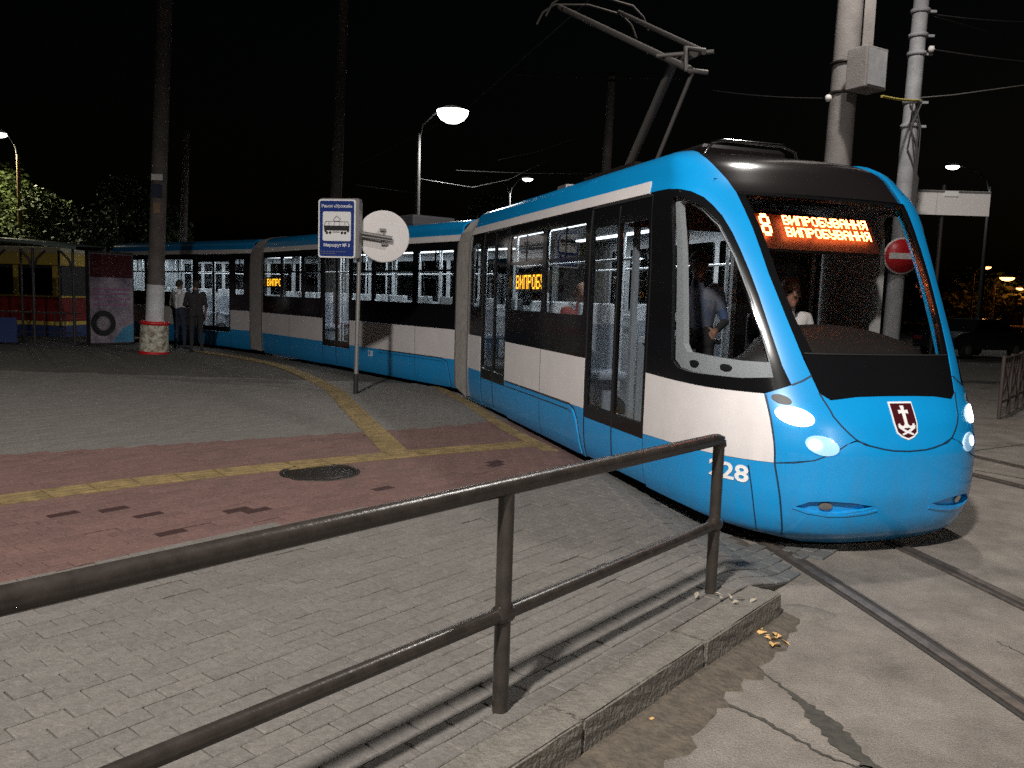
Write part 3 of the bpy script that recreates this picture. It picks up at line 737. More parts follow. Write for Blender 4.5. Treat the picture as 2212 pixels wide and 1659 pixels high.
panel(S1, 'front_roof', pr + [(.5, 3.91)] + mir(pr + [(.5, 3.91)])[::-1], 'tram_roofblack', off=-.02)
strip(S1, 'roof_trim', SX([(-1.0, 2.562), (-1.2, 2.562), (TIP, 2.562)]), .012, 'chrome', off=.004, th=.012)
# roof hatch and clearance blade
m = MB(); X1, Y1 = S1.X(), S1.Y(); Zv = Vector((0, 0, 1))
c = S1.P(.95, -.02, 3.10); V = []
for k, (w, h, z) in enumerate(((.44, .30, -.12), (.44, .30, .02), (.40, .27, .055), (.34, .2, .07))):
    V += [c + Y1 * (sx * w) + X1 * (sy * h) + Zv * z for sx, sy in ((-1, -1), (1, -1), (1, 1), (-1, 1))]
m.add(V, [(i * 4 + j, i * 4 + (j + 1) % 4, i * 4 + 4 + (j + 1) % 4, i * 4 + 4 + j) for i in range(3) for j in range(4)] + [(12, 13, 14, 15)]); m.build('roof_hatch', 'tram_roofblack', tram)
m = MB(); m.tube([c + Y1 * .5 - X1 * .42 + Zv * (-.10), c + Y1 * .42 - X1 * .44 + Zv * .03, c + Y1 * .30 - X1 * .45 + Zv * .06, c - Y1 * .30 - X1 * .45 + Zv * .06, c - Y1 * .45 - X1 * .44 + Zv * .02, c - Y1 * .52 - X1 * .42 + Zv * (-.1)], .018, 8); m.build('roof_handle', 'chrome', tram)
# headlights
def ell(ca, cv, ra, rv, ang=0, n=22):
    c_, s_ = math.cos(R(ang)), math.sin(R(ang)); return [(ca + ra * math.cos(t) * c_ - rv * math.sin(t) * s_, cv + ra * math.cos(t) * s_ + rv * math.sin(t) * c_) for t in [2 * math.pi * k / n for k in range(n)]]
for far in (False, True):
    for nm, e, mt, ca in (('indicator', ell(-.975, 1.075, .048, .030, 22), 'interior_dark', None), ('headlight', ell(-1.02, .968, .092, .062, 18), 'head_white', 1), ('headlight', ell(-1.13, .785, .082, .062, 24), 'glass_head', 2)):
        b = panel(S1, nm, e, 'reflector' if ca else mt, off=.004, th=.02, far=far, inner='chrome', fine=.03)
        cx = sum(p[0] for p in e) / len(e); cy = sum(p[1] for p in e) / len(e)
        if ca == 1:
            panel(S1, 'lens', [(cx + (a - cx) * .93, cy + (v - cy) * .93) for a, v in e], 'head_white', off=.010, th=.004, far=far, parent=b, inner='head_white', fine=.03)
        if ca == 2:
            panel(S1, 'lamp', ell(cx + .035, cy + .005, .030, .036), 'head_dim', off=.009, th=.004, far=far, parent=b, inner='head_dim', fine=.03)
            panel(S1, 'lens', e, 'glass_head', off=.016, th=.002, far=far, parent=b, inner='glass_head', fine=.03)
    fo = [(-1.225 + (a + 1.225) * 1.06, .362 + (v - .362) * 1.15) for a, v in FOG]
    b = panel(S1, 'fog_light_recess', fo, 'tram_blue', off=-.032, th=.01, far=far, inner='interior_dark', fine=.05)
    panel(S1, 'fog_lamp', ell(-1.165, .362, .034, .026), 'chrome', off=-.018, th=.012, far=far, parent=b, inner='chrome', fine=.03)
    strip(S1, 'recess_lip', [(-1.01, .345), (-1.08, .318), (-1.18, .303), (-1.27, .308), (-1.38, .325), (-1.45, .345)], .012, 'tram_blue', off=.006, th=.03, far=far, parent=b)
# number on the cab skirt
def surf_text(sec, name, s, size, a, v, mt, off=.005, bold=.0, parent=tram, sx=1, far=False):
    V, F = text_mesh(s, size, bold); P = []
    for p in V:
        q, n = sec.SN(a - p.x * sx, v + p.y, far); P.append(q + n * off)
    m = MB(); m.add(P, F); return m.build(name, mt, parent)
surf_text(S1, 'fleet_number', '228', .165, -.70, .525, 'print_white', bold=.004, sx=.85)
# emblem: shield with cross-anchor and crossed sabres
def shield(k, w=.082, h=.122):
    return [(TIP - w * k, .955 + h * k), (TIP + w * k, .955 + h * k), (TIP + w * k, .955 - .02 * k), (TIP + w * .86 * k, .955 - .085 * k), (TIP + w * .5 * k, .955 - h * .92 * k), (TIP, .955 - h * 1.06 * k), (TIP - w * .5 * k, .955 - h * .92 * k), (TIP - w * .86 * k, .955 - .085 * k), (TIP - w * k, .955 - .02 * k)]
em = panel(S1, 'emblem', shield(1), 'print_white', off=.005, th=.005, parent=tram, inner='print_white', fine=.04)
panel(S1, 'shield', shield(.90), 'maroon', off=.007, th=.003, parent=em, inner='maroon', fine=.04)
T = lambda pts: [(TIP + x * .78, .955 + y * .84) for x, y in pts]
def epiece(nm, pts, o=.010): panel(S1, nm, T(pts), 'print_white', off=o, th=.003, parent=em, inner='print_white', fine=.04)
epiece('cross', [(-.012, -.06), (.012, -.06), (.014, .055), (.042, .050), (.042, .080), (.012, .076), (.017, .112), (-.017, .112), (-.012, .076), (-.042, .080), (-.042, .050), (-.014, .055)])
for s in (-1, 1):
    arc = [(s * (.035 + .030 * math.cos(t)), -.035 + .040 * math.sin(t)) for t in [R(185 + 18 * k) for k in range(10)]] 
    arc = [(s * (.036 - .036 * math.cos(t)), -.028 - .036 * math.sin(t)) for t in [R(18 * k) for k in range(11)]]
    arco = [(s * (.036 - .022 * math.cos(t)), -.024 - .020 * math.sin(t)) for t in [R(18 * k) for k in range(11)]]
    epiece('anchor_arm', arc + arco[::-1], .0105)
    epiece('sabre', [(s * .078, -.040), (s * .070, -.062), (s * .03, -.088), (-s * .045, -.118), (-s * .052, -.106), (-s * .01, -.088), (s * .03, -.066), (s * .060, -.046)], .011)
# ---- doors, windows and side skin
def door(sec, s0, s1, far=False, white_end=None):
    d = panel(sec, 'door', rect(s0 + .012, s1 - .012, .56, 2.585), 'tram_black', off=-.012, far=far, inner='interior_dark',
              holes=[rrect(s0 + .07, (s0 + s1) / 2 - .035, .69, 2.40, .03), rrect((s0 + s1) / 2 + .035, s1 - .07, .69, 2.40, .03)])
    mid = (s0 + s1) / 2
    for a, b in ((s0 + .07, mid - .035), (mid + .035, s1 - .07)):
        panel(sec, 'door_glass', rect(a - .005, b + .005, .685, 2.405), 'glass_door', off=-.022, th=.006, far=far, parent=d, inner='glass_door')
    for a, b in ((s0 + .012, mid - .010), (mid + .010, s1 - .012)):
        panel(sec, 'door_kick_panel', rect(a, b, VS + .01, .555), 'tram_blue', off=-.010, far=far, parent=d)
    strip(sec, 'door_gap', [(mid, .2), (mid, 2.56)], .014, 'rubber', off=-.006, far=far, parent=d)
    for a in (s0 + .006, s1 - .006): strip(sec, 'door_gap', [(a, VS), (a, 2.58)], .02, 'rubber', off=-.004, far=far, parent=d)
    strip(sec, 'door_gap', [(s0, 2.597), (s1, 2.597)], .022, 'rubber', off=-.006, far=far, parent=d)
def win_bay(sec, s0, s1, wins, far=False, seams=(), lo=1.56, hi=2.47):
    panel(sec, 'skirt_panel', rect(s0, s1, VS, VW), 'tram_blue', far=far)
    panel(sec, 'white_panel', rect(s0, s1, VW + .002, VB), 'tram_white', far=far)
    holes = [rrect(a, b, lo, hi, .05) for a, b in wins]
    w = panel(sec, 'window_band', rect(s0, s1, VB + .002, VT), 'tram_black', off=-.003, holes=holes, far=far)
    for a, b in wins:
        g = panel(sec, 'window_pane', rrect(a - .004, b + .004, lo - .004, hi + .004, .05), 'glass_side', off=-.014, th=.006, far=far, parent=w, inner='glass_side')
        if not far:
            strip(sec, 'transom', [(a + .01, 2.13), (b - .01, 2.13)], .035, 'tram_black', off=-.008, th=.03, parent=w)
            strip(sec, 'sash_bar', [((a + b) / 2, 2.14), ((a + b) / 2, hi - .01)], .022, 'tram_black', off=-.008, th=.02, parent=w)
    for a in seams: strip(sec, 'panel_seam', [(a, VS + .02), (a, VB - .01)], .006, 'groove', far=far)
def stripe(sec, s0, s1, far=False):
    panel(sec, 'roof_stripe', [(s0, VT + .003), (s1, VT + .003), (s1, VR + .03), (s0, VR + .03)], 'tram_white', off=.006, th=.04, far=far)
def side_display(sec, s0, s1, z0, z1, txt):
    o = sec.P(s1, 1.06, z0); X = -sec.X(); Y = Vector((0, 0, 1)); W = s1 - s0
    m = MB(); m.box(sec.P((s0 + s1) / 2, 1.03, (z0 + z1) / 2), (W + .08, .06, z1 - z0 + .08), (sec.X(), sec.Y(), Y)); b = m.build('side_display', 'rubber', tram)
    led_text(b, o + sec.Y() * .012, X, Y, W, z1 - z0, [txt], 'led_orange')
FONT = {'В': '11110100011000111110100011000111110', 'И': '1000110001100111010111001100011000 1'.replace(' ', ''), 'П': '11111100011000110001100011000110001', 'Р': '11110100011000111110100001000010000', 'О': '01110100011000110001100011000101110',
        'Б': '11111100001000011110100011000111110', 'У': '10001100011000101111000011000101110', 'А': '01110100011000111111100011000110001', 'Н': '10001100011000111111100011000110001', 'Я': '01111100011000101111001010100110001', '8': '01110100011000101110100011000101110', ' ': '0' * 35, '1': '00100011000010000100001000010001110'}
def led_text(parent, o, X, Y, W, H, lines, mt, gap=.1, name='led_text'):
    n = max(len(l) for l in lines); cols = n * 6 - 1; rows = len(lines) * 7 + 2 * (len(lines) - 1); cw = W / cols; ch = H / rows; m = MB()
    for li, l in enumerate(lines):
        for ci, chx in enumerate(l):
            b = FONT[chx]
            for r in range(7):
                for c in range(5):
                    if b[r * 5 + c] == '1':
                        x = (ci * 6 + c) * cw; y = H - (li * 9 + r + 1) * ch; g = gap / 2
                        m.add([o + X * (x + cw * g) + Y * (y + ch * g), o + X * (x + cw * (1 - g)) + Y * (y + ch * g), o + X * (x + cw * (1 - g)) + Y * (y + ch * (1 - g)), o + X * (x + cw * g) + Y * (y + ch * (1 - g))], [(0, 1, 2, 3)])
    return m.build(name, mt, parent)
door(S1, .10, 1.42)
win_bay(S1, 1.42, 4.07, [(1.52, 2.64), (2.76, 3.97)], seams=(2.71,))
door(S1, 4.07, 5.25)
win_bay(S1, 5.25, 5.93, [(5.38, 5.82)])
strip(S1, 'bogie_cover_bead', [(4.02, .60), (3.0, .605), (1.80, .605), (1.68, .58), (1.60, .50), (1.54, .36), (1.50, .17)], .035, 'tram_blue', off=.014, th=.02)
strip(S1, 'bogie_cover_groove', [(4.02, .635), (3.0, .638), (1.78, .638), (1.645, .605), (1.56, .51), (1.505, .36), (1.465, .17)], .022, 'groove', off=.002)
stripe(S1, .17, 5.93)
win_bay(S1, .10, 5.93, [(1.0, 1.9), (2.0, 2.75), (2.85, 3.9), (4.05, 5.2), (5.35, 5.85)], far=True); stripe(S1, .17, 5.93, True)
side_display(S1, 2.88, 3.93, 1.82, 1.99, 'ВИПРОБУ')
win_bay(S2, .02, 3.82, [(.14, 1.27), (1.42, 2.80), (2.92, 3.74)], seams=(1.3,))
door(S2, 3.82, 5.08); win_bay(S2, 5.08, 8.42, [(5.18, 6.0), (6.15, 7.2), (7.32, 8.34)], seams=(6.8,))
stripe(S2, .02, 8.42)
strip(S2, 'bogie_cover_bead', [(2.6, .60), (1.0, .605), (.42, .605), (.30, .56), (.24, .45), (.20, .17)], .035, 'tram_blue', off=.014, th=.02)
strip(S2, 'bogie_cover_groove', [(2.6, .632), (1.0, .636), (.40, .636), (.265, .58), (.205, .45), (.165, .17)], .02, 'groove', off=.002)
win_bay(S2, .02, 8.42, [(.2 + 1.17 * k, 1.22 + 1.17 * k) for k in range(7)], far=True); stripe(S2, .02, 8.42, True)
side_display(S2, 7.45, 8.30, 1.80, 1.97, 'ВИПРО')
surf_text(S2, 'fleet_number', '228', .15, 2.93, .53, 'print_white', bold=.003, sx=.9)
win_bay(S3, .02, .92, [(.30, .72)]); door(S3, .92, 2.60); win_bay(S3, 2.60, 7.6, [(2.78, 4.32), (4.5, 5.3), (5.45, 6.3), (6.45, 7.4)], seams=(4.4,)); stripe(S3, .02, 7.6)
win_bay(S3, .02, 7.6, [(.2 + 1.2 * k, 1.22 + 1.2 * k) for k in range(6)], far=True); stripe(S3, .02, 7.6, True)
for sec, L, s0 in ((S1, 5.93, .5), (S2, 8.42, .02), (S3, 7.6, .02)):
    for far in (False, True):
        if sec is not S1: panel(sec, 'roof_shoulder', rect(s0, L, VR, 3.15), 'tram_blue', far=far)
        panel(sec, 'roof', rect(s0, L, 3.152, 3.91), 'roof_grey', far=far)
    # interior: floor, ceiling, light tubes, underframe, end frames
    m = MB(); m.box(sec.P((s0 + L) / 2, 0, .48), (L - s0, 2.16, .06), (sec.X(), sec.Y(), Zv)); m.build('cabin_floor', 'interior_floor', tram)
    m = MB(); m.box(sec.P((s0 + L) / 2 + .2, 0, 2.63), (L - s0 - .4, 1.9, .03), (sec.X(), sec.Y(), Zv)); m.build('ceiling', 'interior', tram)
    for t in (-.55, .55):
        m = MB(); m.box(sec.P((s0 + L) / 2 + .3, t, 2.603), (L - s0 - .7, .09, .02), (sec.X(), sec.Y(), Zv)); m.build('ceiling_light', 'tube', tram)
        al = bpy.data.lights.new('tube_light', 'AREA'); al.shape = 'RECTANGLE'; al.size = L - s0 - .7; al.size_y = .09; al.energy = 20 * math.pi * al.size * .09; al.color = (.92, .97, 1)
        ao = bpy.data.objects.new('tube_light', al); COL.objects.link(ao); ao.parent = tram; ao.location = sec.P((s0 + L) / 2 + .3, t, 2.585) - ROOTLOC[tram.name]; ao.rotation_euler = (0, 0, math.atan2(sec.d.y, sec.d.x))
    m = MB(); m.box(sec.P((s0 + L) / 2, 0, .30), (L - s0, 1.7, .26), (sec.X(), sec.Y(), Zv)); m.build('underframe', 'under', tram)
    for q in ((1.5, 5.2) if sec is S1 else (3.2, 6.5) if sec is S2 else (3.5,)):
        for t in (-.5, .5):
            m = MB()
            for dq in (-.6, .6): m.lathe([(.20, -.06), (.33, -.055), (.34, -.03), (.31, -.02), (.31, .06), (.1, .065)], sec.P(q + dq, t, .335), (-sec.n.x, -sec.n.y, 0), 20)
            m.build('wheelset', 'under', tram)
    # stanchions, grab rails, seats
    qs = (1.5, 2.7, 4.0, 5.3) if sec is S1 else (1.35, 2.9, 3.75, 5.15, 6.1, 7.4) if sec is S2 else (.85, 2.65, 4.3, 5.6, 6.6)
    for q in qs:
        for t in (.62, -.45):
            m = MB(); m.tube([sec.P(q, t, .51), sec.P(q, t, 2.62)], .02, 8); m.build('stanchion', 'pole_inner', tram)
    for t in (.62, -.62):
        m = MB(); m.tube([sec.P(qs[0], t, 2.14), sec.P(qs[-1], t, 2.14)], .016, 8); m.build('grab_rail', 'pole_inner', tram)
    m = MB(); m.tube([sec.P(s0 + .6, -1.02, 1.50), sec.P(L - .1, -1.02, 1.50)], .018, 8); m.build('grab_rail', 'pole_inner', tram)
    sq = (1.9, 2.8, 3.5) if sec is S1 else (.6, 1.5, 2.4, 5.6, 6.5, 7.3) if sec is S2 else (3.1, 4.0, 4.9)
    for q in sq:
        for t in (-.72, .74):
            m = MB(); m.box(sec.P(q, t, .93), (.42, .42, .09), (sec.X(), sec.Y(), Zv), .03); m.box(sec.P(q + .22, t, 1.30), (.07, .42, .72), (sec.X(), sec.Y(), Zv), .03); m.box(sec.P(q, t, .70), (.1, .3, .42), (sec.X(), sec.Y(), Zv)); st = m.build('seat', 'seat_grey', tram)
            m = MB(); m.box(sec.P(q + .22, t, 1.56), (.085, .40, .24), (sec.X(), sec.Y(), Zv), .02); m.build('head_cover', 'pole_inner', st)
# end walls of the rear car and portals at the joints
m = MB(); m.box(S3.P(7.62, 0, 1.45), (.04, 2.2, 2.6), (S3.X(), S3.Y(), Zv)); m.build('rear_wall', 'interior', tram)
# bellows
def bellows(sa, qa, sb, qb):
    m = MB(); prof_pts = [(1.13, .20), (1.15, .6), (1.15, 1.4), (1.15, 2.2), (1.13, 2.55), (1.05, 2.74), (.90, 2.90), (.6, 3.0), (0, 3.05), (-.6, 3.0), (-.90, 2.90), (-1.05, 2.74), (-1.13, 2.55), (-1.15, 2.2), (-1.15, 1.4), (-1.15, .6), (-1.13, .20)]
    n = 27; V = []; k = len(prof_pts)
    for i in range(n):
        u = i / (n - 1); fold = (.035 if i % 2 else -.045) if 0 < i < n - 1 else -.01
        for t, z in prof_pts:
            a = sa.P(qa, t, z); b = sb.P(qb, t, z); p = a.lerp(b, u)
            c = sa.P(qa, 0, 1.5).lerp(sb.P(qb, 0, 1.5), u); d = (p - c); d.z *= .8; V.append(p + d.normalized() * fold)
    m.add(V, [(i * k + j, i * k + j + 1, (i + 1) * k + j + 1, (i + 1) * k + j) for i in range(n - 1) for j in range(k - 1)]); b = m.build('bellows', 'bellows_grey', tram)
    for s, q, w in ((sa, qa - .02, .05), (sb, qb + .02, .05)):
        V = []; 
        for dq in (-w / 2, w / 2):
            for f in (1.012, .93): V += [s.P(q + dq, t * f, .2 + (z - .2) * (1.0 if f < 1 else 1.004)) for t, z in prof_pts]
        mm = MB(); F = []
        for j in range(k - 1): F += [(j, j + 1, 2 * k + j + 1, 2 * k + j), (k + j, 3 * k + j, 3 * k + j + 1, k + j + 1), (j, k + j, k + j + 1, j + 1), (2 * k + j, 2 * k + j + 1, 3 * k + j + 1, 3 * k + j)]
        mm.add(V, F); mm.build('bellows_frame', 'aluminium', b)
bellows(S1, 5.97, S2, -.02); bellows(S2, 8.46, S3, -.02)
m = MB(); p = S1.P(6.4, .95, .22); m.lathe([(.05, -.1), (.1, -.09), (.1, .09), (.05, .1)], p, S1.X(), 14); m.build('coupler_fitting', 'chrome', tram)
# ---- cab: display, dash, seat, partition
def cabbox(name, c, size, mt, parent=tram, bev=0):
    m = MB(); m.box(S1.P(*c), size, (S1.X(), S1.Y(), Zv), bev); return m.build(name, mt, parent)
zc, sq0 = 2.335, -.655
tilt = Vector((0, 0, 1)) * .86 + S1.X() * .50; tilt.normalize(); Xd = -S1.Y(); 
o0 = S1.P(-.645, .74, 2.15)
m = MB(); N2 = Xd.cross(tilt).normalized()
m.slab([(.10, .04), (1.30, .04), (1.30, .36), (.10, .36)], o0 - N2 * .10, Xd, tilt, .04); dp = m.build('destination_display', 'led_panel', tram)
led_text(dp, o0 + Xd * .205 + tilt * .135 - N2 * .025, Xd, tilt, .085, .195, ['8'], 'led_red', gap=-.25)
led_text(dp, o0 + Xd * .42 + tilt * .135 - N2 * .025, Xd, tilt, .80, .195, ['ВИПРОБУВАННЯ', 'ВИПРОБУВАННЯ'], 'led_red', gap=-.15)
cabbox('cab_floor', (-.25, 0, .47), (1.5, 1.7, .06), 'interior_floor')
cabbox('cab_ceiling', (.05, 0, 2.66), (.9, 1.8, .03), 'interior_dark')
# dash hump
m = MB(); V = []; n1, n2 = 22, 10
for i in range(n1 + 1):
    ps = math.pi * i / n1
    for j in range(n2 + 1):
        ph = math.pi / 2 * j / n2; t = .86 * math.cos(ps) * (1 - .25 * (1 - math.cos(ph))); zz = 1.28 + .30 * (math.sin(ps) ** .6) * math.sin(ph)
        q = -.60 - .52 * (math.sin(ps) ** .5) * math.cos(ph) 
        V.append(S1.P(q, t, zz))
m.add(V, [(i * (n2 + 1) + j, i * (n2 + 1) + j + 1, (i + 1) * (n2 + 1) + j + 1, (i + 1) * (n2 + 1) + j) for i in range(n1) for j in range(n2)], True)
m.build('dashboard', 'dash', tram)
cabbox('console', (-.72, 0, 1.0), (.7, 1.7, .58), 'interior_dark', bev=.05)
cabbox('cab_side_wall', (-.22, .98, .85), (.55, .05, .7), 'interior'); cabbox('cab_side_wall', (-.22, -.98, .85), (.55, .05, .7), 'interior')
cabbox('driver_seat', (.12, -.05, 1.25), (.10, .46, .80), 'interior_dark', bev=.04); cabbox('driver_seat_cushion', (-.12, -.05, .95), (.48, .48, .10), 'interior_dark', bev=.04)
pt = cabbox('cab_partition', (.85, -.62, 1.50), (.04, .95, 2.0), 'interior_dark')
for t in (.92, .42, -.12, -1.0): cabbox('partition_post', (.85, t, 1.55), (.05, .05, 2.1), 'interior', pt)
cabbox('partition_header', (.85, 0, 2.50), (.05, 2.0, .22), 'interior_dark', pt)
cabbox('partition_counter', (.80, .45, 1.36), (.22, .75, .05), 'pole_inner', pt)
cabbox('partition_lower', (.87, .45, .92), (.04, .8, .84), 'interior', pt)
for t, z in ((-.1, 1.86), (-.1, 1.80), (-.02, 1.92)): cabbox('indicator_lamp', (.81, t - .4, z), (.01, .03, .03), 'amber', pt)
for a in (-.47, -.70): panel(S1, 'vent_knob', ell(a, 1.265, .035, .022), 'rubber', off=-.028, th=.02, inner='rubber', fine=.04)
# mirror bracket on far pillar
# ---- pantograph on the front car roof
pg = MB(); 
base_c = S1.P(3.1, 0, 3.12)
def pp(q, t, z): return S1.P(q, t, z)
m = MB(); m.box(pp(2.75, 0, 3.16), (1.4, .8, .06), (S1.X(), S1.Y(), Zv))
for q in (2.2, 3.3):
    for t in (-.35, .35): m.lathe([(.05, -.12), (.07, -.06), (.05, 0), (.07, .03), (.04, .06)], pp(q, t, 3.10), n=10)
panto = m.build('pantograph', 'iron', tram)
for nm, P, r in (('lower_arm', [pp(3.15, .0, 3.2), pp(2.05, .0, 4.24), pp(1.62, 0, 4.24)], .05), ('lower_link', [pp(2.12, .12, 3.2), pp(1.52, .05, 4.05)], .022),
                 ('upper_arm', [pp(1.50, .10, 4.03), pp(4.45, .42, 5.50)], .035), ('upper_arm', [pp(1.60, -.10, 4.25), pp(4.45, -.42, 5.55)], .028), ('knee', [pp(1.52, -.1, 4.03), pp(1.52, .14, 4.03), pp(1.62, .10, 4.27), pp(1.62, -.12, 4.27)], .026), ('cross_tube', [pp(1.95, .25, 4.26), pp(1.58, -.2, 4.26)], .022)):
    m = MB(); m.tube(P, r, 10); m.build(nm, 'panto_grey', panto)
for q in (4.15, 4.5):
    m = MB(); P = [pp(q, -.72, 5.26), pp(q, -.64, 5.42), pp(q, -.48, 5.54), pp(q, 0, 5.60), pp(q, .48, 5.54), pp(q, .64, 5.42), pp(q, .72, 5.26)]; m.tube(P, .017, 8); m.build('collector_bow', 'iron', panto)
m = MB(); m.box(pp(3.75, .45, 3.06), (.30, .25, .14), (S1.X(), S1.Y(), Zv), .02); m.build('roof_equipment_box', 'aluminium', tram)
m = MB(); m.box(S2.P(4, 0, 3.14), (3.0, 1.0, .22), (S2.X(), S2.Y(), Zv), .04); m.build('roof_equipment_box', 'roof_grey', tram)

# ------------------------------------------------------------------ poles, signs, wires
def px(u, v, y):
    r = fw * 1780 + rt * (u - 1106) - up * (v - 829.5); k = y / r.y; return Vector((0, 0, CAMH)) + r * k
UPZ = Vector((0, 0, 1))
# big painted pole on the left
pb = px(332, 760, 19.4); pb.z = KZ; ptop = px(356, 0, 19.4); axis = (ptop - pb).normalized()
pl = thing('overhead_line_pole', pb, 'tall line pole on the left with a white painted band, red ring and flowered base', 'pole', 'overhead line poles')
at_ = lambda h: pb + axis * h
m = MB(); m.tube([at_(1.5), at_(4), at_(12)], [.185, .175, .15], 18); m.build('shaft', 'concrete_dark', pl)
m = MB(); m.tube([at_(.70), at_(1.6)], [.205, .195], 18); m.build('white_band', 'pole_paint', pl)
m = MB(); m.tube([at_(.66), at_(.68), at_(.73), at_(.75)], [.30, .33, .33, .30], 18); m.build('red_ring', 'sign_red', pl)
m = MB(); m.tube([at_(-.05), at_(.05), at_(.66)], [.33, .325, .31], 20); m.build('flowered_base', 'mural', pl)
m = MB(); m.tube([at_(-.05), at_(.045)], [.345, .34], 20); m.build('base_ring', 'sign_red', pl)
m = MB(); m.box(at_(4.05) + Vector((.03, -.19, 0)), (.26, .012, .14)); m.build('notice', 'sign_white', pl)
m = MB(); m.box(at_(3.75) + Vector((.03, -.185, 0)), (.24, .012, .30)); m.build('dark_notice', 'cloth_jeans', pl)
m = MB(); m.box(at_(3.35) + Vector((.05, -.185, 0)), (.16, .012, .24)); m.build('faded_poster', 'orange_pole', pl)
def simple_pole(a, b, r, mt, label, name='overhead_line_pole'):
    a = Vector(a); b = Vector(b); d = (b - a).normalized(); base = a - d * (a.z / d.z)
    o = thing(name, base, label, 'pole', 'overhead line poles')
    m = MB(); m.tube([base, a, b], [r * 1.08, r, r * .85], 14); m.build('shaft', mt, o); return o, base, d
simple_pole((-5.21, 24, 4.34), (-4.98, 24, 11.5), .16, 'concrete_dark', 'dark line pole rising behind the tram above the stop sign')
simple_pole((-12.79, 32, 3.46), (-12.62, 32, 7.6), .14, 'concrete_dark', 'thin reddish pole just right of the big painted pole')
o, b, d = simple_pole((2.29, 22, 5.06), (2.33, 22, 7.45), .12, 'concrete_dark', 'slim dark pole standing left of the pantograph arm')
m = MB(); m.tube([b + d * 7.3, b + d * 7.55], [.12, .06], 12); m.build('cap', 'iron', o)
# right-hand pole with the box
o, b, d = simple_pole((4.87, 12.9, 3.86), (4.92, 12.9, 9), .20, 'concrete', 'thick concrete pole behind the cab carrying a grey cabinet')
la, lh = Vector((4.92, 12.9, 8.8)), Vector((4.3, 10.0, 9.4)); ld = Vector((lh.x - la.x, lh.y - la.y, 0)).normalized()
m = MB(); m.tube([la, la + ld * .3 + UPZ * .5, la + ld * 1.2 + UPZ * .8, lh + UPZ * .1], [.05, .045, .04, .035], 8); m.build('lamp_arm', 'lamp_housing', o)
m = MB(); m.box(lh + UPZ * .10, (.8, .32, .16), (ld, Vector((-ld.y, ld.x, 0)), UPZ), .06); lo_ = m.build('lamp_head', 'lamp_housing', o)
m = MB(); m.box(lh + UPZ * .012, (.6, .24, .02), (ld, Vector((-ld.y, ld.x, 0)), UPZ)); m.build('lamp_glass', 'lamp_white', lo_)
point_light('lamp_light', lh - UPZ * .22, 1500, WARM, .2, o)
m = MB(); m.box(px(1885, 85, 12.68) + Vector((-.07, 0, .42)), (.16, .02, 1.6)); m.build('pole_strip', 'concrete', o)
bx = px(1872, 152, 12.4); ax = (Vector((.87, .5, 0)), Vector((-.5, .87, 0)), UPZ)
m = MB(); m.box(bx, (.46, .34, .58), ax, .015); cb = m.build('cabinet', 'concrete', o)
m = MB(); m.box(bx - ax[1] * .178, (.38, .008, .50), ax); m.build('cabinet_door', 'pole_white', cb)
for z in (.22, -.22):
    m = MB(); m.lathe([(.205, -.02), (.215, -.02), (.215, .02), (.205, .02)], Vector((4.88, 12.9, bx.z + z)), n=18); m.build('strap', 'iron', o)
# pole with no-entry sign
o2, b2, d2 = simple_pole((6.7, 14.6, 3.94), (6.76, 14.6, 9), .135, 'pole_white', 'white painted pole right of the cab hung with wires and cables')
for z in (6.75, 6.35, 6.05, 5.25, 4.85):
    c = b2 + d2 * (z / d2.z); m = MB(); m.lathe([(.135, -.03), (.155, -.03), (.155, .03), (.135, .03)], c, n=16); m.box(c + Vector((.2, -.02, 0)), (.12, .04, .04)); m.build('bracket', 'pole_white', o2)
for k in range(5):
    rnd = random.Random(k); c = b2 + d2 * (4.9 / d2.z); P = [c + Vector((-.10 + .05 * k, -.14, .3)), c + Vector((rnd.uniform(-.1, .12), -.16, -.1)), c + Vector((rnd.uniform(-.12, .12), -.17, -.45)), c + Vector((.06 + .02 * k, -.16, -.95)), c + Vector((.08 + .01 * k, -.14, -1.6)), c + Vector((.09, -.14, -2.6))]
    m = MB(); m.tube(P, .012, 6); m.build('cable', 'wire', o2)
ne = px(1948, 553, 14.42)
sg = thing('no_entry_sign', (ne.x, ne.y, ne.z - .3), 'round red no-entry sign on the white pole, seen through the windscreen', 'road sign')
m = MB(); m.lathe([(.315, -.012), (.315, .0), (.0, .0)], ne, (0, -1, 0), 40); m.build('plate', 'sign_white', sg)
m = MB(); m.lathe([(.29, .0), (.29, .004), (.0, .004)], ne, (0, -1, 0), 40, False); m.build('red_disc', 'sign_red', sg)
m = MB(); m.box(ne + Vector((0, -.007, 0)), (.44, .006, .10)); m.build('white_bar', 'sign_white', sg)
m = MB(); m.box(ne + Vector((.02, .05, .1)), (.3, .06, .04)); m.box(ne + Vector((.02, .05, -.1)), (.3, .06, .04)); m.build('bracket', 'iron', sg)
# white board right of the tram
bo = px(2060, 440, 16); bb = thing('sign_board', (8.15, 16.1, 0), 'pale rectangular board on a thin dark post right of the tram', 'sign')
m = MB(); m.tube([(8.15, 16.1, 0), (8.15, 16.1, 4.1)], .04, 10); m.build('post', 'iron', bb)
for k, (a0, a1) in enumerate(((7.0, 7.98), (7.99, 9.0))):
    m = MB(); m.box(((a0 + a1) / 2, 16.03, 3.76), (a1 - a0, .03, .46)); m.build('panel', 'sign_white', bb)
m = MB(); m.box((8.0, 16.012, 3.97), (2.0, .02, .03)); m.build('top_rail', 'aluminium', bb)
m = MB(); m.box((8.25, 16.008, 3.93), (.26, .02, .10)); m.build('label_plate', 'print_white', bb)
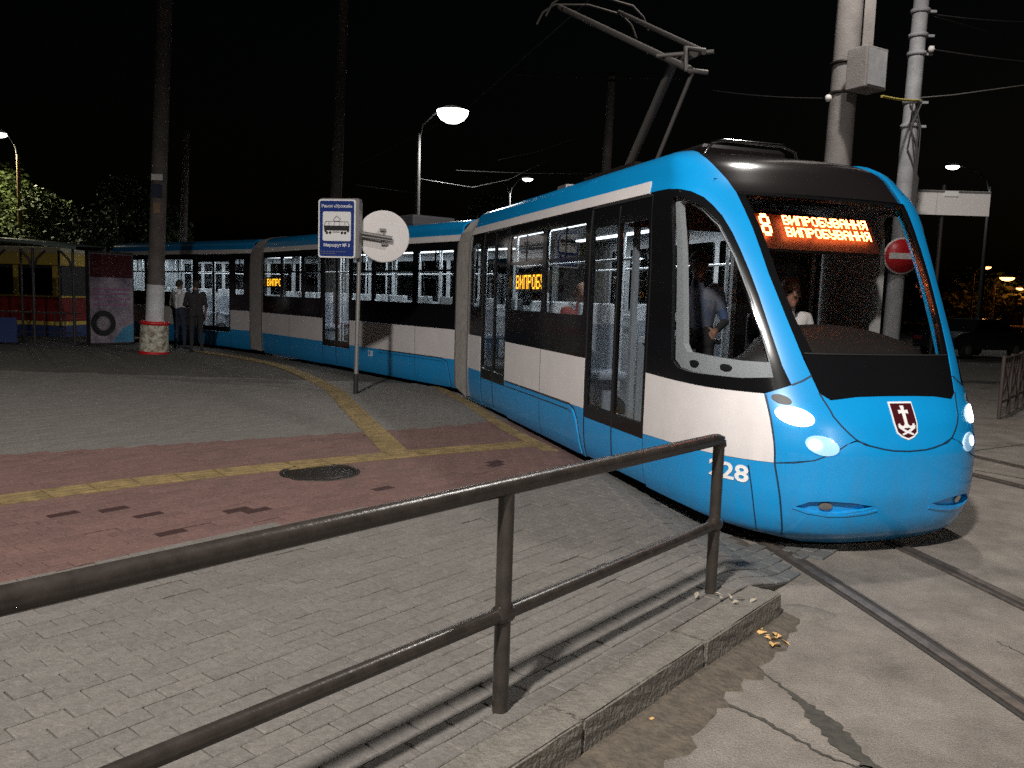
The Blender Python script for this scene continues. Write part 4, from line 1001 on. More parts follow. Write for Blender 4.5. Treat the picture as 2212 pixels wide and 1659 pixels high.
# tram stop sign
sb = Vector((-2.44, 12.79, KZ)); st = thing('tram_stop_sign', sb, 'tram stop post with a blue tram sign and the grey back of a round sign', 'tram stop sign')
stop = px(779, 432, 12.79); sd = (stop - sb).normalized(); H = lambda z: sb + sd * ((z - KZ) / sd.z)
m = MB(); m.tube([H(.45), H(3.08)], .034, 12); m.build('post', 'aluminium', st)
m = MB(); m.tube([H(KZ - .05), H(.45)], .037, 12); m.build('post_foot', 'rubber', st)
yaw = R(10); Xs = Vector((math.cos(yaw), math.sin(yaw) * -1, 0)); Xs = Vector((math.cos(yaw), -math.sin(yaw), 0)); Ns = Xs.cross(UPZ).normalized()
so_ = px(728, 494, 12.70)
sq = lambda a, z, o=0: so_ + Xs * a + UPZ * z + Ns * o
def plate(name, poly, o, th, mt, par, hole=None):
    m = MB(); m.slab(poly, so_ + Ns * o, Xs, UPZ, th, hole); return m.build(name, mt, par)
bxm = MB(); bxm.slab(rrect(-.27, .35, -.44, .455, .02), so_ - Ns * .115, Xs, UPZ, .11); bxm.build('sign_box', 'aluminium', st)
pn = plate('blue_panel', rrect(-.298, .298, -.438, .438, .04), 0, .008, 'print_white', st)
plate('blue_field', rrect(-.275, .275, -.415, .415, .03), .008, .002, 'sign_blue', pn)
plate('white_field', rrect(-.225, .225, -.185, .255, .025), .010, .002, 'print_white', pn)
tr_ = .012
for poly in ([(-.20, -.03), (.20, -.03), (.205, .045), (-.205, .045)], [(-.20, -.03), (-.205, .0), (-.19, -.055), (-.17, -.055), (-.16, -.03)], [(.16, -.03), (.17, -.055), (.19, -.055), (.205, 0), (.20, -.03)],
             [(-.07, -.058), (.05, -.058), (.05, -.045), (-.07, -.045)], [(-.175, .10), (.175, .10), (.175, .108), (-.175, .108)]): plate('tram_pictogram', poly, tr_, .001, 'print_black', pn)
for a0, a1 in ((-.205, -.17), (.17, .205)):
    s = 1 if a0 > 0 else -1; plate('tram_pictogram', [(s * .205, .045), (s * .197, .045), (s * .168, .108), (s * .178, .108)], tr_, .001, 'print_black', pn)
for a in (-.125, -.04, .045, .13): plate('tram_pictogram', [(a - .003, .045), (a + .003, .045), (a + .003, .105), (a - .003, .105)], tr_, .001, 'print_black', pn)
for a in (-.155, -.105, .085, .135): plate('pictogram_wheel', circ(a, -.062, .022, 14), tr_, .001, 'print_black', pn)
pts = [(-.03, .108), (-.055, .135), (.0, .19), (.058, .14), (.035, .112)]
for (x0, y0), (x1, y1) in zip(pts, pts[1:] + pts[:1]):
    dx, dy = x1 - x0, y1 - y0; l = math.hypot(dx, dy); nx, ny = -dy / l * .004, dx / l * .004; plate('tram_pictogram', [(x0 - nx, y0 - ny), (x1 - nx, y1 - ny), (x1 + nx, y1 + ny), (x0 + nx, y0 + ny)], tr_, .001, 'print_black', pn)
def sign_text(s, size, z, a=0, bold=0):
    V, F = text_mesh(s, size, bold); m = MB(); m.add([sq(a + p.x, z + p.y, .0125) for p in V], F); m.build('lettering', 'print_white', pn)
sign_text('Ринок «Урожай»', .062, .335, 0, .001); sign_text('Маршрут № 3', .064, -.25, 0, .0015)
for z, w in ((-.345, .40), (-.375, .20)):
    x = -.26; rnd = random.Random(3)
    while x < -.26 + w:
        l = rnd.uniform(.02, .06); plate('small_print', [(x, z - .004), (x + l, z - .004), (x + l, z + .004), (x, z + .004)], tr_, .0006, 'aluminium', pn); x += l + .01
# round sign seen from the back
dc = px(829, 511, 12.98); yw = R(18); Xd2 = Vector((math.cos(yw), math.sin(yw), 0)); Nd = Xd2.cross(UPZ).normalized()
m = MB(); m.lathe([(.40, -.008), (.40, .006), (.385, .008), (0, .008)], dc, Nd, 44); rs = m.build('round_sign_back', 'sign_white', st)
a0 = H(2.62); m = MB(); m.tube([a0, Vector((dc.x + .12, dc.y + .0, 2.56)) + Nd * .05], .034, 4); m.tube([a0 - UPZ * .05, Vector((dc.x + .12, dc.y, 2.52)) + Nd * .05], .018, 6); m.build('bracket_arm', 'aluminium', st)
m = MB(); m.box(dc + Nd * .03 + UPZ * .1 + Xd2 * -.02, (.09, .05, .04), (Xd2, -Nd, UPZ)); m.box(dc + Nd * .03 - UPZ * .11 + Xd2 * .01, (.10, .05, .05), (Xd2, -Nd, UPZ)); m.box(dc + Nd * .02, (.03, .03, .24), (Xd2, -Nd, UPZ)); m.build('bracket_clamp', 'aluminium', rs)
# wires
def wire(pts, r, label, mt='wire', sag=.0):
    pts = [Vector(p) for p in pts]
    if len(pts) == 2: pts = [pts[0].lerp(pts[1], k / 12) - UPZ * sag * 4 * (k / 12) * (1 - k / 12) for k in range(13)]
    m = MB(); c = pts[0]; m.tube(pts, r, 5); o = m.build('overhead_wire', mt, None, tuple(c)); return tag(o, label, 'wire', 'overhead wires')
wire([px(2010, 30, 14.6), px(2300, 47, 16)], .010, 'top wire leaving the white pole to the right', 'wire', .05)
wire([px(2020, 36, 14.6), px(2300, 115, 20)], .008, 'thin wire slanting down from the top of the white pole', 'wire')
wire([px(2010, 106, 14.6), px(2300, 140, 16)], .011, 'middle wire leaving the white pole to the right', 'wire', .03)
wire([px(1978, 212, 14.5), px(2060, 205, 14.8), px(2300, 172, 16)], .010, 'lower wire rising from the white pole to the right edge', 'wire_bright')
wire([px(1905, 208, 13.2), px(1985, 217, 14.45)], .022, 'yellowish cord tied between the two poles behind the cab', 'yellow_cord', .02)
wire([px(1540, 195, 17), px(1835, 212, 12.9)], .008, 'faint wire running from the pantograph to the cabinet pole', 'wire', .05)
wire([px(1075, 346, 30), px(1170, 325, 30), px(1250, 295, 31)], .014, 'bright short wire stretch right of the tall street lamp', 'wire_bright')
wire([px(985, 368, 36), px(1130, 374, 36), px(1330, 376, 36)], .008, 'level faint wire below the tall street lamp', 'wire_bright')
wire([px(905, 386, 33), px(1020, 405, 33), px(1100, 388, 34), px(1180, 348, 36)], .011, 'sagging wire between the tall lamp and the forked lamp', 'wire_bright', 0)
wire([px(770, 400, 33), px(905, 418, 33)], .012, 'thin wire left of the tall lamp pole', 'wire')
wire([px(1115, 162, 24), px(1240, 168, 24), px(1480, 170, 20)], .012, 'span wire crossing the sky left of the pantograph', 'wire')
ins = px(1127, 158, 24); m = MB(); m.lathe([(.03, -.08), (.06, -.04), (.06, .04), (.03, .08)], ins, (1, 0, 0), 10); tag(m.build('insulator', 'iron', None, tuple(ins)), 'small insulator on the span wire left of the pantograph', 'insulator')
for (u, v, y, lb) in ((1790, 212, 12.9, 'small white insulator left of the cabinet pole'), (2012, 106, 14.5, 'white ring insulator on the middle wire at the white pole')):
    ins = px(u, v, y); m = MB(); m.lathe([(.02, -.05), (.055, -.03), (.055, .03), (.02, .05)], ins, (1, -.2, 0), 12); tag(m.build('insulator', 'sign_white', None, tuple(ins)), lb, 'insulator')
wire([pp(30, 2.2, 5.72), pp(12, -.2, 5.72), pp(4.4, 0, 5.66), pp(-3.5, .3, 5.72), pp(-14, 2.6, 5.75)], .005, 'contact wire above the pantograph', 'wire')

# ------------------------------------------------------------------ trees
def tree(base, h, rad, n, leafm, label, seed, crown_z=.35, leaf=.22, group='trees', squash=1.0):
    rnd = random.Random(seed); base = Vector(base)
    root = thing('tree', base, label, 'tree', group)
    m = MB(); top = base + Vector((rnd.uniform(-.3, .3), 0, h * .62)); m.tube([base, base.lerp(top, .4) + Vector((rnd.uniform(-.15, .15), 0, 0)), top], [h * .028, h * .022, h * .012], 10); limbs = []
    for k in range(7):
        a = rnd.uniform(0, 6.28); s = base.lerp(top, rnd.uniform(.5, 1)); e = s + Vector((math.cos(a) * rad * .7, math.sin(a) * rad * .7, rnd.uniform(.1, .35) * h)); m.tube([s, s.lerp(e, .5) + UPZ * .2, e], [h * .010, h * .007, h * .004], 6); limbs.append(e)
    m.build('trunk', 'bark', root)
    cl = []; cz = h * (crown_z + 1) / 2
    for k in range(26):
        u = rnd.uniform(-1, 1); a = rnd.uniform(0, 6.28); r = math.sqrt(1 - u * u) * rad * rnd.uniform(.45, 1.0)
        cl.append((base + Vector((math.cos(a) * r, math.sin(a) * r, cz + u * h * (1 - crown_z) / 2 * squash * rnd.uniform(.6, 1))), rnd.uniform(.25, .5) * rad))
    V, F = [], []
    for i in range(n):
        c, r = rnd.choice(cl); d = Vector((rnd.gauss(0, 1), rnd.gauss(0, 1), rnd.gauss(0, .8))); d.normalize(); p = c + d * r * rnd.random() ** .45
        x = Vector((rnd.gauss(0, 1), rnd.gauss(0, 1), rnd.gauss(0, .6))).normalized(); y = x.cross(Vector((rnd.gauss(0, 1), rnd.gauss(0, 1), rnd.gauss(0, 1)))).normalized(); l = leaf * rnd.uniform(.6, 1.4)
        b = len(V); V += [p - x * l, p + y * l * .45, p + x * l, p - y * l * .45]; F.append((b, b + 1, b + 2, b + 3))
    m = MB(); m.add(V, F); m.build('crown', leafm, root); return root
tree((-26.2, 41, 0), 6.9, 2.9, 12000, 'leaf', 'yellow-green tree lit by the lamp at the left edge', 11, .25, .12)
tree((-22.6, 40, 0), 5.9, 2.2, 9000, 'leaf', 'small green tree between the left edge lamp and the big painted pole', 12, .25, .12)
tree((-17.5, 37, 0), 6.0, 2.6, 10000, 'leaf_dark', 'darker green tree just left of the big painted pole', 13, .25, .12)
tree((-1.2, 46, 0), 6.9, 2.4, 7000, 'leaf_dark', 'dim tree behind the bellows below the tall street lamp', 14, .3, .13)
tree((3.6, 50, 0), 8.2, 2.6, 3200, 'leaf', 'tree touched with yellow light right of the forked lamp', 15, .3)
tree((66, 116, 0), 6.6, 7, 3600, 'leaf', 'orange lit tree below the distant street lamps on the right', 16, .15, .55)
tree((78, 118, 0), 6, 6, 2600, 'leaf', 'orange lit tree at the right edge', 17, .15, .55)

# ------------------------------------------------------------------ left background
# old red and yellow tram
ot = Vector((-19.5, 27.5, 0)); OX = Vector((.93, .16, 0)).normalized(); OX = Vector((.95, -.1, 0)).normalized(); OY = Vector((-OX.y, OX.x, 0)); otr = thing('old_tram', ot, 'old red tram with yellow upper side standing behind the dark shelter', 'tram')
ob = lambda a, b, z: ot + OX * a + OY * b + UPZ * z
def obox(name, c, size, mt, par=otr, bev=0): m = MB(); m.box(ob(*c), size, (OX, OY, UPZ), bev); return m.build(name, mt, par)
obox('skirt', (0, 0, .20), (11, 2.2, .36), 'fence_blue'); obox('lower_side', (0, 0, .88), (11, 2.24, .74), 'old_red'); obox('yellow_line', (0, 0, 1.28), (11.0, 2.26, .05), 'old_yellow'); obox('yellow_line', (0, 0, .44), (11.0, 2.26, .12), 'old_yellow')
body = obox('window_side', (0, .05, 1.76), (10.9, 2.1, .94), 'interior_dark')
for k in range(9):
    obox('window_pillar', (-5.3 + k * 1.32, -1.02, 1.76), (.14, .1, .94), 'old_yellow', body)
    if k < 8: obox('window_pane', (-4.64 + k * 1.32, -1.01, 1.74), (1.16, .02, .80), 'glass_old', body)
obox('upper_side', (0, 0, 2.43), (11, 2.22, .38), 'old_yellow', otr, .04); obox('roof', (0, 0, 2.71), (10.8, 1.9, .22), 'old_cream', otr, .08)
# shelter in front of it
sh = thing('shelter', (-13.2, 21.2, KZ), 'dark open shelter with arched posts and a light edged roof at the left', 'shelter')
sw = lambda a, b, z: Vector((-16.5 + a, 21.8 + b - .05 * a, z))
m = MB(); V = []
for i in range(13):
    a = 5.6 * i / 12
    for b in (-.9, .6): V += [sw(a, b, 2.62 + .18 * math.sin(math.pi * i / 12) + (.06 if b > 0 else 0)), sw(a, b, 2.54 + .18 * math.sin(math.pi * i / 12))]
m.add(V, [f for i in range(12) for f in ((i * 4, i * 4 + 4, i * 4 + 6, i * 4 + 2), (i * 4 + 1, i * 4 + 3, i * 4 + 7, i * 4 + 5), (i * 4, i * 4 + 1, i * 4 + 5, i * 4 + 4), (i * 4 + 2, i * 4 + 6, i * 4 + 7, i * 4 + 3))]); m.build('roof', 'shelter_roof', sh)
for k in range(6):
    a = .2 + k * 1.04
    m = MB(); m.tube([sw(a, -.7, KZ), sw(a, -.7, 2.56)], .035, 8)
    if k < 5:
        for s, e in ((a, a + .32), (a + 1.04, a + .72)): m.tube([sw(s, -.7, 2.0), sw((s * 2 + e) / 3, -.7, 2.3), sw(e, -.7, 2.5)], .03, 6)
    m.build('arched_post', 'shelter_dark', sh)
    m = MB(); m.tube([sw(a, .5, KZ), sw(a, .5, 2.58)], .03, 8); m.build('post', 'shelter_dark', sh)
m = MB(); m.box(sw(2.8, -.7, .95), (5.4, .04, .04)); m.box(sw(2.8, -.7, .45), (5.4, .03, .03)); m.build('rail', 'shelter_dark', sh)
for k in range(20): m = MB(); m.box(sw(.3 + k * .27, -.7, .62), (.02, .02, .66)); m.build('baluster', 'shelter_dark', sh)
fb = thing('low_fence', (-15.5, 20.5, KZ), 'low blue fence panels in front of the shelter', 'fence')
for k in range(5):
    m = MB(); m.box((-17.6 + k * 1.15, 20.9 - k * .06, .50), (1.08, .04, .62)); m.build('panel', 'fence_blue', fb)
    m = MB(); m.box((-18.18 + k * 1.15, 20.9 - k * .06, .5), (.05, .05, .75)); m.build('post', 'shelter_dark', fb)
# advertising panel with a tyre
ad0 = px(194, 745, 21.2); ad1 = px(291, 738, 22.2); ad0.z = ad1.z = KZ; AX = (ad1 - ad0).normalized(); AN = AX.cross(UPZ); AW = (ad1 - ad0).length
ad = thing('advertising_panel', ad0, 'dark advertising panel showing a car tyre, left of the painted pole', 'billboard')
def aplate(name, poly, o, th, mt, par, hole=None): m = MB(); m.slab(poly, ad0 + AN * o, AX, UPZ, th, hole); return m.build(name, mt, par)
fr = aplate('frame', [(0, 0), (AW, 0), (AW, 2.42), (0, 2.42)], -.15, .15, 'shelter_dark', ad)
fc = aplate('poster', [(.03, .05), (AW - .03, .05), (AW - .03, 2.36), (.03, 2.36)], 0, .004, 'poster', fr)
aplate('poster_header', [(.04, 1.75), (AW - .04, 1.75), (AW - .04, 2.35), (.04, 2.35)], .004, .002, 'maroon', fr)
aplate('blue_corner', [(AW * .5, .06), (AW - .04, .06), (AW - .04, .55), (AW * .72, .42)], .004, .002, 'poster_blue', fr)
for k, z in enumerate((1.42, 1.30, 1.16, 1.02)): aplate('poster_line', [(.10, z), (AW - .1 - .1 * (k % 2), z + .01), (AW - .1 - .1 * (k % 2), z + .055), (.10, z + .05)], .005, .002, 'poster_purple', fr)
wc = (AW * .30, .56)
ty = aplate('tyre', circ(*wc, .33, 32), .005, .012, 'tyre', fr, circ(*wc, .19, 32))
aplate('rim', circ(*wc, .20, 32), .005, .006, 'aluminium', ty, circ(*wc, .155, 32))
for k in range(10):
    a = 2 * math.pi * k / 10; x = lambda r, da: (wc[0] + r * math.cos(a + da), wc[1] + r * math.sin(a + da)); aplate('spoke', [x(.03, -.25), x(.16, -.05), x(.16, .05), x(.03, .25)], .005, .007, 'aluminium', ty)
# lit shop lights behind
for k, (u, v, w, h) in enumerate(((252, 548, 30, 6), (278, 546, 10, 6), (289, 552, 12, 10), (276, 561, 14, 5))):
    p = px(u, v, 30); m = MB(); m.box(p, (w / 1780 * 30, .05, h / 1780 * 30), bev=.01)
    tag(m.build('shop_light', 'shop_light', None, tuple(p)), ['wide white shop light above the tyre poster', 'small square shop light beside the wide one', 'brightest shop light next to the painted pole', 'lowest thin shop light above the tyre poster'][k], 'shop light', 'shop lights')

# ------------------------------------------------------------------ people
def capsule(bm, a, b, ra, rb, n=12):
    a = Vector(a); b = Vector(b); d = b - a; L = d.length
    if L < 1e-6: d = Vector((0, 0, 1))
    d.normalize(); x = d.cross(Vector((0, 0, 1)) if abs(d.z) < .9 else Vector((1, 0, 0))).normalized(); y = d.cross(x); rings = []
    for th, base, r in [(-90 + 22.5 * k, a, ra) for k in range(1, 5)] + [(22.5 * k, b, rb) for k in range(0, 4)]:
        c = base + d * (r * math.sin(R(th))); rr = r * math.cos(R(th)); rings.append([bm.verts.new(c + (x * math.cos(2 * math.pi * k / n) + y * math.sin(2 * math.pi * k / n)) * rr) for k in range(n)])
    for i in range(len(rings) - 1):
        for k in range(n): bm.faces.new((rings[i][k], rings[i][(k + 1) % n], rings[i + 1][(k + 1) % n], rings[i + 1][k]))
    bm.faces.new(rings[0][::-1]); bm.faces.new(rings[-1])
def ellipsoid(bm, c, rx, ry, rz, X, Y, Z, n=16):
    bb = bmesh.new(); bmesh.ops.create_uvsphere(bb, u_segments=n, v_segments=n // 2 + 2, radius=1); mp = {}
    for v in bb.verts: mp[v] = bm.verts.new(c + X * (v.co.x * rx) + Y * (v.co.y * ry) + Z * (v.co.z * rz))
    for f in bb.faces: bm.faces.new([mp[v] for v in f.verts])
    bb.free()
def person(base, face, label, clothes, pose, hair, size=1.0, cap=None, group=None, voxel=.013, bald=False):
    """pose: joint positions in the body frame (x right of the person, y forward, z up, metres for a 1.75 m adult)"""
    base = Vector(base); a = face; Yb = Vector((math.cos(a), math.sin(a), 0)); Xb = Vector((Yb.y, -Yb.x, 0))
    W = lambda p: base + (Xb * p[0] + Yb * p[1] + UPZ * p[2]) * size
    J = pose; bm = bmesh.new(); segs = []
    def seg(p, q, ra, rb, m): capsule(bm, W(p), W(q), ra * size, rb * size); segs.append((W(p), W(q), ra * size, rb * size, m))
    sh, pa, sk = clothes['top'], clothes['legs'], 'skin'
    hip, chest, neck, head = Vector(J['hip']), Vector(J['chest']), Vector(J['neck']), Vector(J['head'])
    for s in (-1, 1):
        seg(hip + Vector((s * .085, 0, -.02)), hip + Vector((s * .07, 0, .10)), .105, .10, pa)
        seg(hip + Vector((s * .06, .0, .12)), chest + Vector((s * .085, .0, .0)), .098, .115, sh)
        seg(chest + Vector((s * .09, 0, .02)), chest + Vector((s * .15, 0, .13)), .10, .065, sh)
        k = 'L' if s < 0 else 'R'
        S = chest + Vector((s * .185, 0, .13)); E, H = Vector(J['elbow' + k]), Vector(J['hand' + k])
        seg(S, S.lerp(E, .55), .062, .052, sh); seg(S.lerp(E, .55), E, .048, .042, clothes.get('sleeve', sh)); seg(E, H, .041, .028, clothes.get('forearm', 'skin'))
        # hand: palm, four fingers, thumb
        d = (H - E).normalized(); palm = H + d * .07; seg(H, palm, .030, .036, sk)
        side = d.cross(Vector((0, 1, .2))).normalized(); cur = Vector((0, .5, -.35))
        for i in range(4):
            o = side * (-.030 + .020 * i); L = (.062, .072, .068, .052)[i]; k1 = palm + d * .030 + o; k2 = k1 + (d + cur * .3).normalized() * L * .55; k3 = k2 + (d + cur * .9).normalized() * L * .5
            seg(k1, k2, .0105, .0095, sk); seg(k2, k3, .0095, .0085, sk)
        th0 = H + d * .025 + side * (-.03 * s); seg(th0, th0 + (d * .7 - side * s * .8).normalized() * .045, .013, .011, sk)
        K, A = Vector(J['knee' + k]), Vector(J['ankle' + k])
        hj = hip + Vector((s * .095, 0, -.03)); seg(hj, K, .088, .060, pa); seg(K, A, .058, .040, pa)
        seg(A + Vector((0, -.03, -.045)), A + Vector((s * .02, .16, -.055)), .040, .036, 'cloth_dark')
    seg(chest + Vector((0, 0, .12)), neck, .07, .055, sh if not clothes.get('open') else sk); seg(neck, head + Vector((0, 0, -.05)), .055, .052, sk)
    # head
    hd = W(head); tz = J.get('turn', 0); Yh = (Yb * math.cos(tz) + Xb * math.sin(tz)); Xh = Vector((Yh.y, -Yh.x, 0)); s_ = size
    def hp_(x, y, z): return hd + (Xh * x + Yh * y + UPZ * z) * s_
    ellipsoid(bm, hp_(0, -.008, .03), .076 * s_, .094 * s_, .098 * s_, Xh, Yh, UPZ); ellipsoid(bm, hp_(0, .018, -.045), .060 * s_, .070 * s_, .072 * s_, Xh, Yh, UPZ)
    segs.append((hp_(0, 0, .03), hp_(0, 0, -.06), .085 * s_, .075 * s_, sk))
    capsule(bm, hp_(0, .086, .012), hp_(0, .104, -.018), .010 * s_, .016 * s_, 8); capsule(bm, hp_(0, .070, -.095), hp_(0, .076, -.088), .026 * s_, .022 * s_, 8)
    for s in (-1, 1): capsule(bm, hp_(s * .077, -.008, .015), hp_(s * .079, -.012, -.025), .016 * s_, .012 * s_, 8); capsule(bm, hp_(s * .018, .080, .030), hp_(s * .045, .072, .030), .010 * s_, .008 * s_, 8)
    me = bpy.data.meshes.new('person'); bm.to_mesh(me); bm.free(); o = bpy.data.objects.new('person', me); COL.objects.link(o)
    md = o.modifiers.new('r', 'REMESH'); md.mode = 'VOXEL'; md.voxel_size = voxel * size; md.use_smooth_shade = True
    m2 = o.modifiers.new('s', 'SMOOTH'); m2.factor = .5; m2.iterations = 3
    dg = bpy.context.evaluated_depsgraph_get(); me2 = bpy.data.meshes.new_from_object(o.evaluated_get(dg)); bpy.data.objects.remove(o)
    names = []
    def mi(n):
        if n not in names: names.append(n)
        return names.index(n)
    idx = []
    for p in me2.polygons:
        c = p.center; best = 1e9; bn = sk
        for A_, B_, r0, r1, m_ in segs:
            ab = B_ - A_; t = max(0, min(1, (c - A_).dot(ab) / max(1e-9, ab.length_squared))); dd = (c - A_ - ab * t).length - (r0 + (r1 - r0) * t)
            if dd < best: best = dd; bn = m_
        q = c - hd; lx, ly, lz = q.dot(Xh) / s_, q.dot(Yh) / s_, q.z / s_
        if ly > .055 and .004 < lz < .026 and .016 < abs(lx) < .050: bn = 'eye'
        elif ly > .055 and -.066 < lz < -.050 and abs(lx) < .026: bn = 'lips'
        elif ly > .05 and .030 < lz < .042 and .014 < abs(lx) < .05: bn = hair
        idx.append(mi(bn))
    for n in names: me2.materials.append(MATS[n])
    me2.polygons.foreach_set('material_index', idx); me2.polygons.foreach_set('use_smooth', [True] * len(idx))
    me2.transform(Matrix.Translation(-base)); ob_ = link('person', me2, None, tuple(base)); tag(ob_, label, 'person', group); ROOTLOC[ob_.name] = base
    # hair: a cap of locks over the skull
    if not bald:
        m = MB(); V = []; nu, nv = 20, 9; low = pose.get('hairlen', -.02)
        for j in range(nv + 1):
            for i in range(nu):
                th = 2 * math.pi * i / nu; back = .5 - .5 * math.sin(th); v0 = math.pi / 2 * j / nv * (.62 + .75 * back); wob = 1 + .03 * math.sin(i * 5.1 + j * 2.3)
                z = .035 + .105 * math.cos(v0); r = math.sin(min(v0, 1.55)); zz = z if v0 < 1.57 else .035 - (v0 - 1.57) * .10
                if back > .45 and j > nv - 3: zz = zz + (low - .0) * (j - nv + 3) / 3
                V.append(hp_(.086 * r * math.cos(th) * wob, -.012 + .104 * r * math.sin(th) * wob, zz))
        m.add(V, [(j * nu + i, j * nu + (i + 1) % nu, (j + 1) * nu + (i + 1) % nu, (j + 1) * nu + i) for j in range(nv) for i in range(nu)], True); m.build('hair', hair, ob_)
    if cap:
        m = MB(); V = []; nu, nv = 20, 6
        for j in range(nv + 1):
            for i in range(nu):
                th = 2 * math.pi * i / nu; v0 = math.pi / 2 * j / nv; V.append(hp_(.094 * math.sin(v0) * math.cos(th), -.010 + .112 * math.sin(v0) * math.sin(th), .052 + .10 * math.cos(v0)))
        m.add(V, [(j * nu + i, j * nu + (i + 1) % nu, (j + 1) * nu + (i + 1) % nu, (j + 1) * nu + i) for j in range(nv) for i in range(nu)], True)
        V = [hp_(.085 * math.cos(R(t)), .02 + k * .165 * math.sin(R(t)) + .03 * (1 - k), z) for k, z in ((.55, .055), (1, .043), (1, .035), (.55, .047)) for t in range(20, 161, 20)]
        n8 = 8; m.add(V, [(k * n8 + i, k * n8 + i + 1, (k + 1) % 4 * n8 + i + 1, (k + 1) % 4 * n8 + i) for k in range(4) for i in range(n8 - 1)], True); m.build('cap', cap, ob_)
    return ob_
STAND = dict(hip=(0, 0, .93), chest=(0, .01, 1.27), neck=(0, .01, 1.49), head=(0, .03, 1.61), elbowL=(-.24, -.02, 1.12), elbowR=(.24, -.02, 1.12), handL=(-.22, .12, .90), handR=(.22, .12, .90), kneeL=(-.10, .03, .49), kneeR=(.11, .05, .49), ankleL=(-.11, -.02, .09), ankleR=(.13, .02, .09))
def P_(**k): d = dict(STAND); d.update(k); return d
wp = px(388, 752, 20.9); wp.z = KZ
person(wp, R(75), 'man in a white shirt and dark trousers standing by the tram door', dict(top='cloth_white', legs='cloth_jeans', sleeve='cloth_white'), P_(handR=(.15, .30, 1.12), elbowR=(.27, .06, 1.13)), 'hair_dark')
wp = px(424, 757, 20.3); wp.z = KZ
person(wp, R(115), 'person in a black top standing beside the man in the white shirt', dict(top='cloth_dark', legs='cloth_dark', sleeve='cloth_dark'), P_(handL=(-.10, .28, 1.15), elbowL=(-.26, .08, 1.13), turn=-.4), 'hair_dark')
fwd = math.atan2(-S1.d.y, -S1.d.x)
# man with the cap behind the cab
person(S1.P(.45, .50, .51), fwd - .35, 'man in a dark cap standing behind the driver at the cab side window', dict(top='cloth_vest', legs='cloth_dark', sleeve='cloth_blue', forearm='cloth_dark'), P_(elbowL=(-.26, .06, 1.10), handL=(-.12, .34, 1.02), elbowR=(.27, .10, 1.10), handR=(.18, .36, 1.02)), 'hair_dark', .95, cap='cloth_dark', voxel=.011)
# driver
SIT = dict(hip=(0, 0, 0), chest=(0, .02, .34), neck=(0, .03, .56), head=(0, .05, .68), elbowL=(-.26, .10, .16), elbowR=(.26, .10, .16), handL=(-.16, .34, .18), handR=(.16, .34, .18), kneeL=(-.14, .45, -.02), kneeR=(.14, .45, -.02), ankleL=(-.13, .50, -.42), ankleR=(.13, .50, -.42))
d_ = dict(SIT); d_['hairlen'] = -.06; d_['turn'] = .25
person(S1.P(-.10, -.04, 1.14), fwd, 'woman driver with auburn hair and a white blouse sitting behind the windscreen', dict(top='cloth_white', legs='cloth_dark', sleeve='cloth_white'), d_, 'hair_auburn', 1.0, voxel=.011)
d_ = dict(SIT); d_['elbowL'] = (-.30, -.05, .10); d_['turn'] = .5
person(S1.P(2.70, .70, 1.10), fwd + .1, 'bald passenger with bare arms sitting at the window near the front door', dict(top='cloth_red', legs='cloth_jeans', sleeve='skin'), d_, 'hair_dark', 1.0, voxel=.013, bald=True)

# ------------------------------------------------------------------ right background
fn = thing('street_railing', (7.95, 13.3, 0), 'dark iron railing with diagonal bars at the right edge', 'railing')
f0 = Vector((7.93, 13.3, 0)); fd = Vector((.62, .78, 0)).normalized()
for k in range(4):
    p = f0 + fd * (k * .95) * (1 if k else 0); m = MB(); m.tube([p, p + UPZ * 1.02], .03, 8); m.build('post', 'fence_iron', fn)
for z in (.25, .98): m = MB(); m.tube([f0 + UPZ * z, f0 + fd * 2.85 + UPZ * z], .022, 8); m.build('rail', 'fence_iron', fn)
for k in range(3):
    for a, b in ((0, .9), (.45, 1.35)): p = f0 + fd * (k * .95); m = MB(); m.tube([p + UPZ * .25 + fd * .03, p + fd * .92 + UPZ * .95] if a == 0 else [p + UPZ * .95 + fd * .03, p + fd * .92 + UPZ * .28], .014, 6); m.build('diagonal_bar', 'fence_iron', fn)
for k in range(9): p = f0 + fd * (.3 * k + .15); m = MB(); m.tube([p + UPZ * .25, p + UPZ * .98], .010, 6); m.build('baluster', 'fence_iron', fn)
# parked car beyond
co = Vector((17.2, 31, 0)); CX = Vector((.9, .43, 0)).normalized(); CY = Vector((-CX.y, CX.x, 0)); car = thing('parked_car', co, 'dark parked car beyond the tram on the right', 'car')
side_ = [(-2.1, .35), (-2.15, .75), (-1.75, .92), (-1.2, .97), (-.65, 1.42), (.65, 1.46), (1.35, 1.02), (2.0, .92), (2.15, .6), (2.1, .3)]
m = MB(); V = [co + CX * a + CY * (s * (.85 if z < 1.1 else .66)) + UPZ * z for s in (-1, 1) for a, z in side_]; n = len(side_)
m.add(V, [(i, (i + 1) % n, n + (i + 1) % n, n + i) for i in range(n)], False); m.add(V[:n], [list(range(n))]); m.add(V[n:], [list(range(n))[::-1]]); bd = m.build('body', 'car_paint', car)
for s in (-1, 1):
    m = MB(); m.add([co + CX * a + CY * (s * w) + UPZ * z for a, z, w in ((-1.05, 1.0, .865), (1.15, 1.04, .865), (.6, 1.40, .70), (-.6, 1.37, .70))], [(0, 1, 2, 3)]); m.build('side_window', 'glass_old', bd)
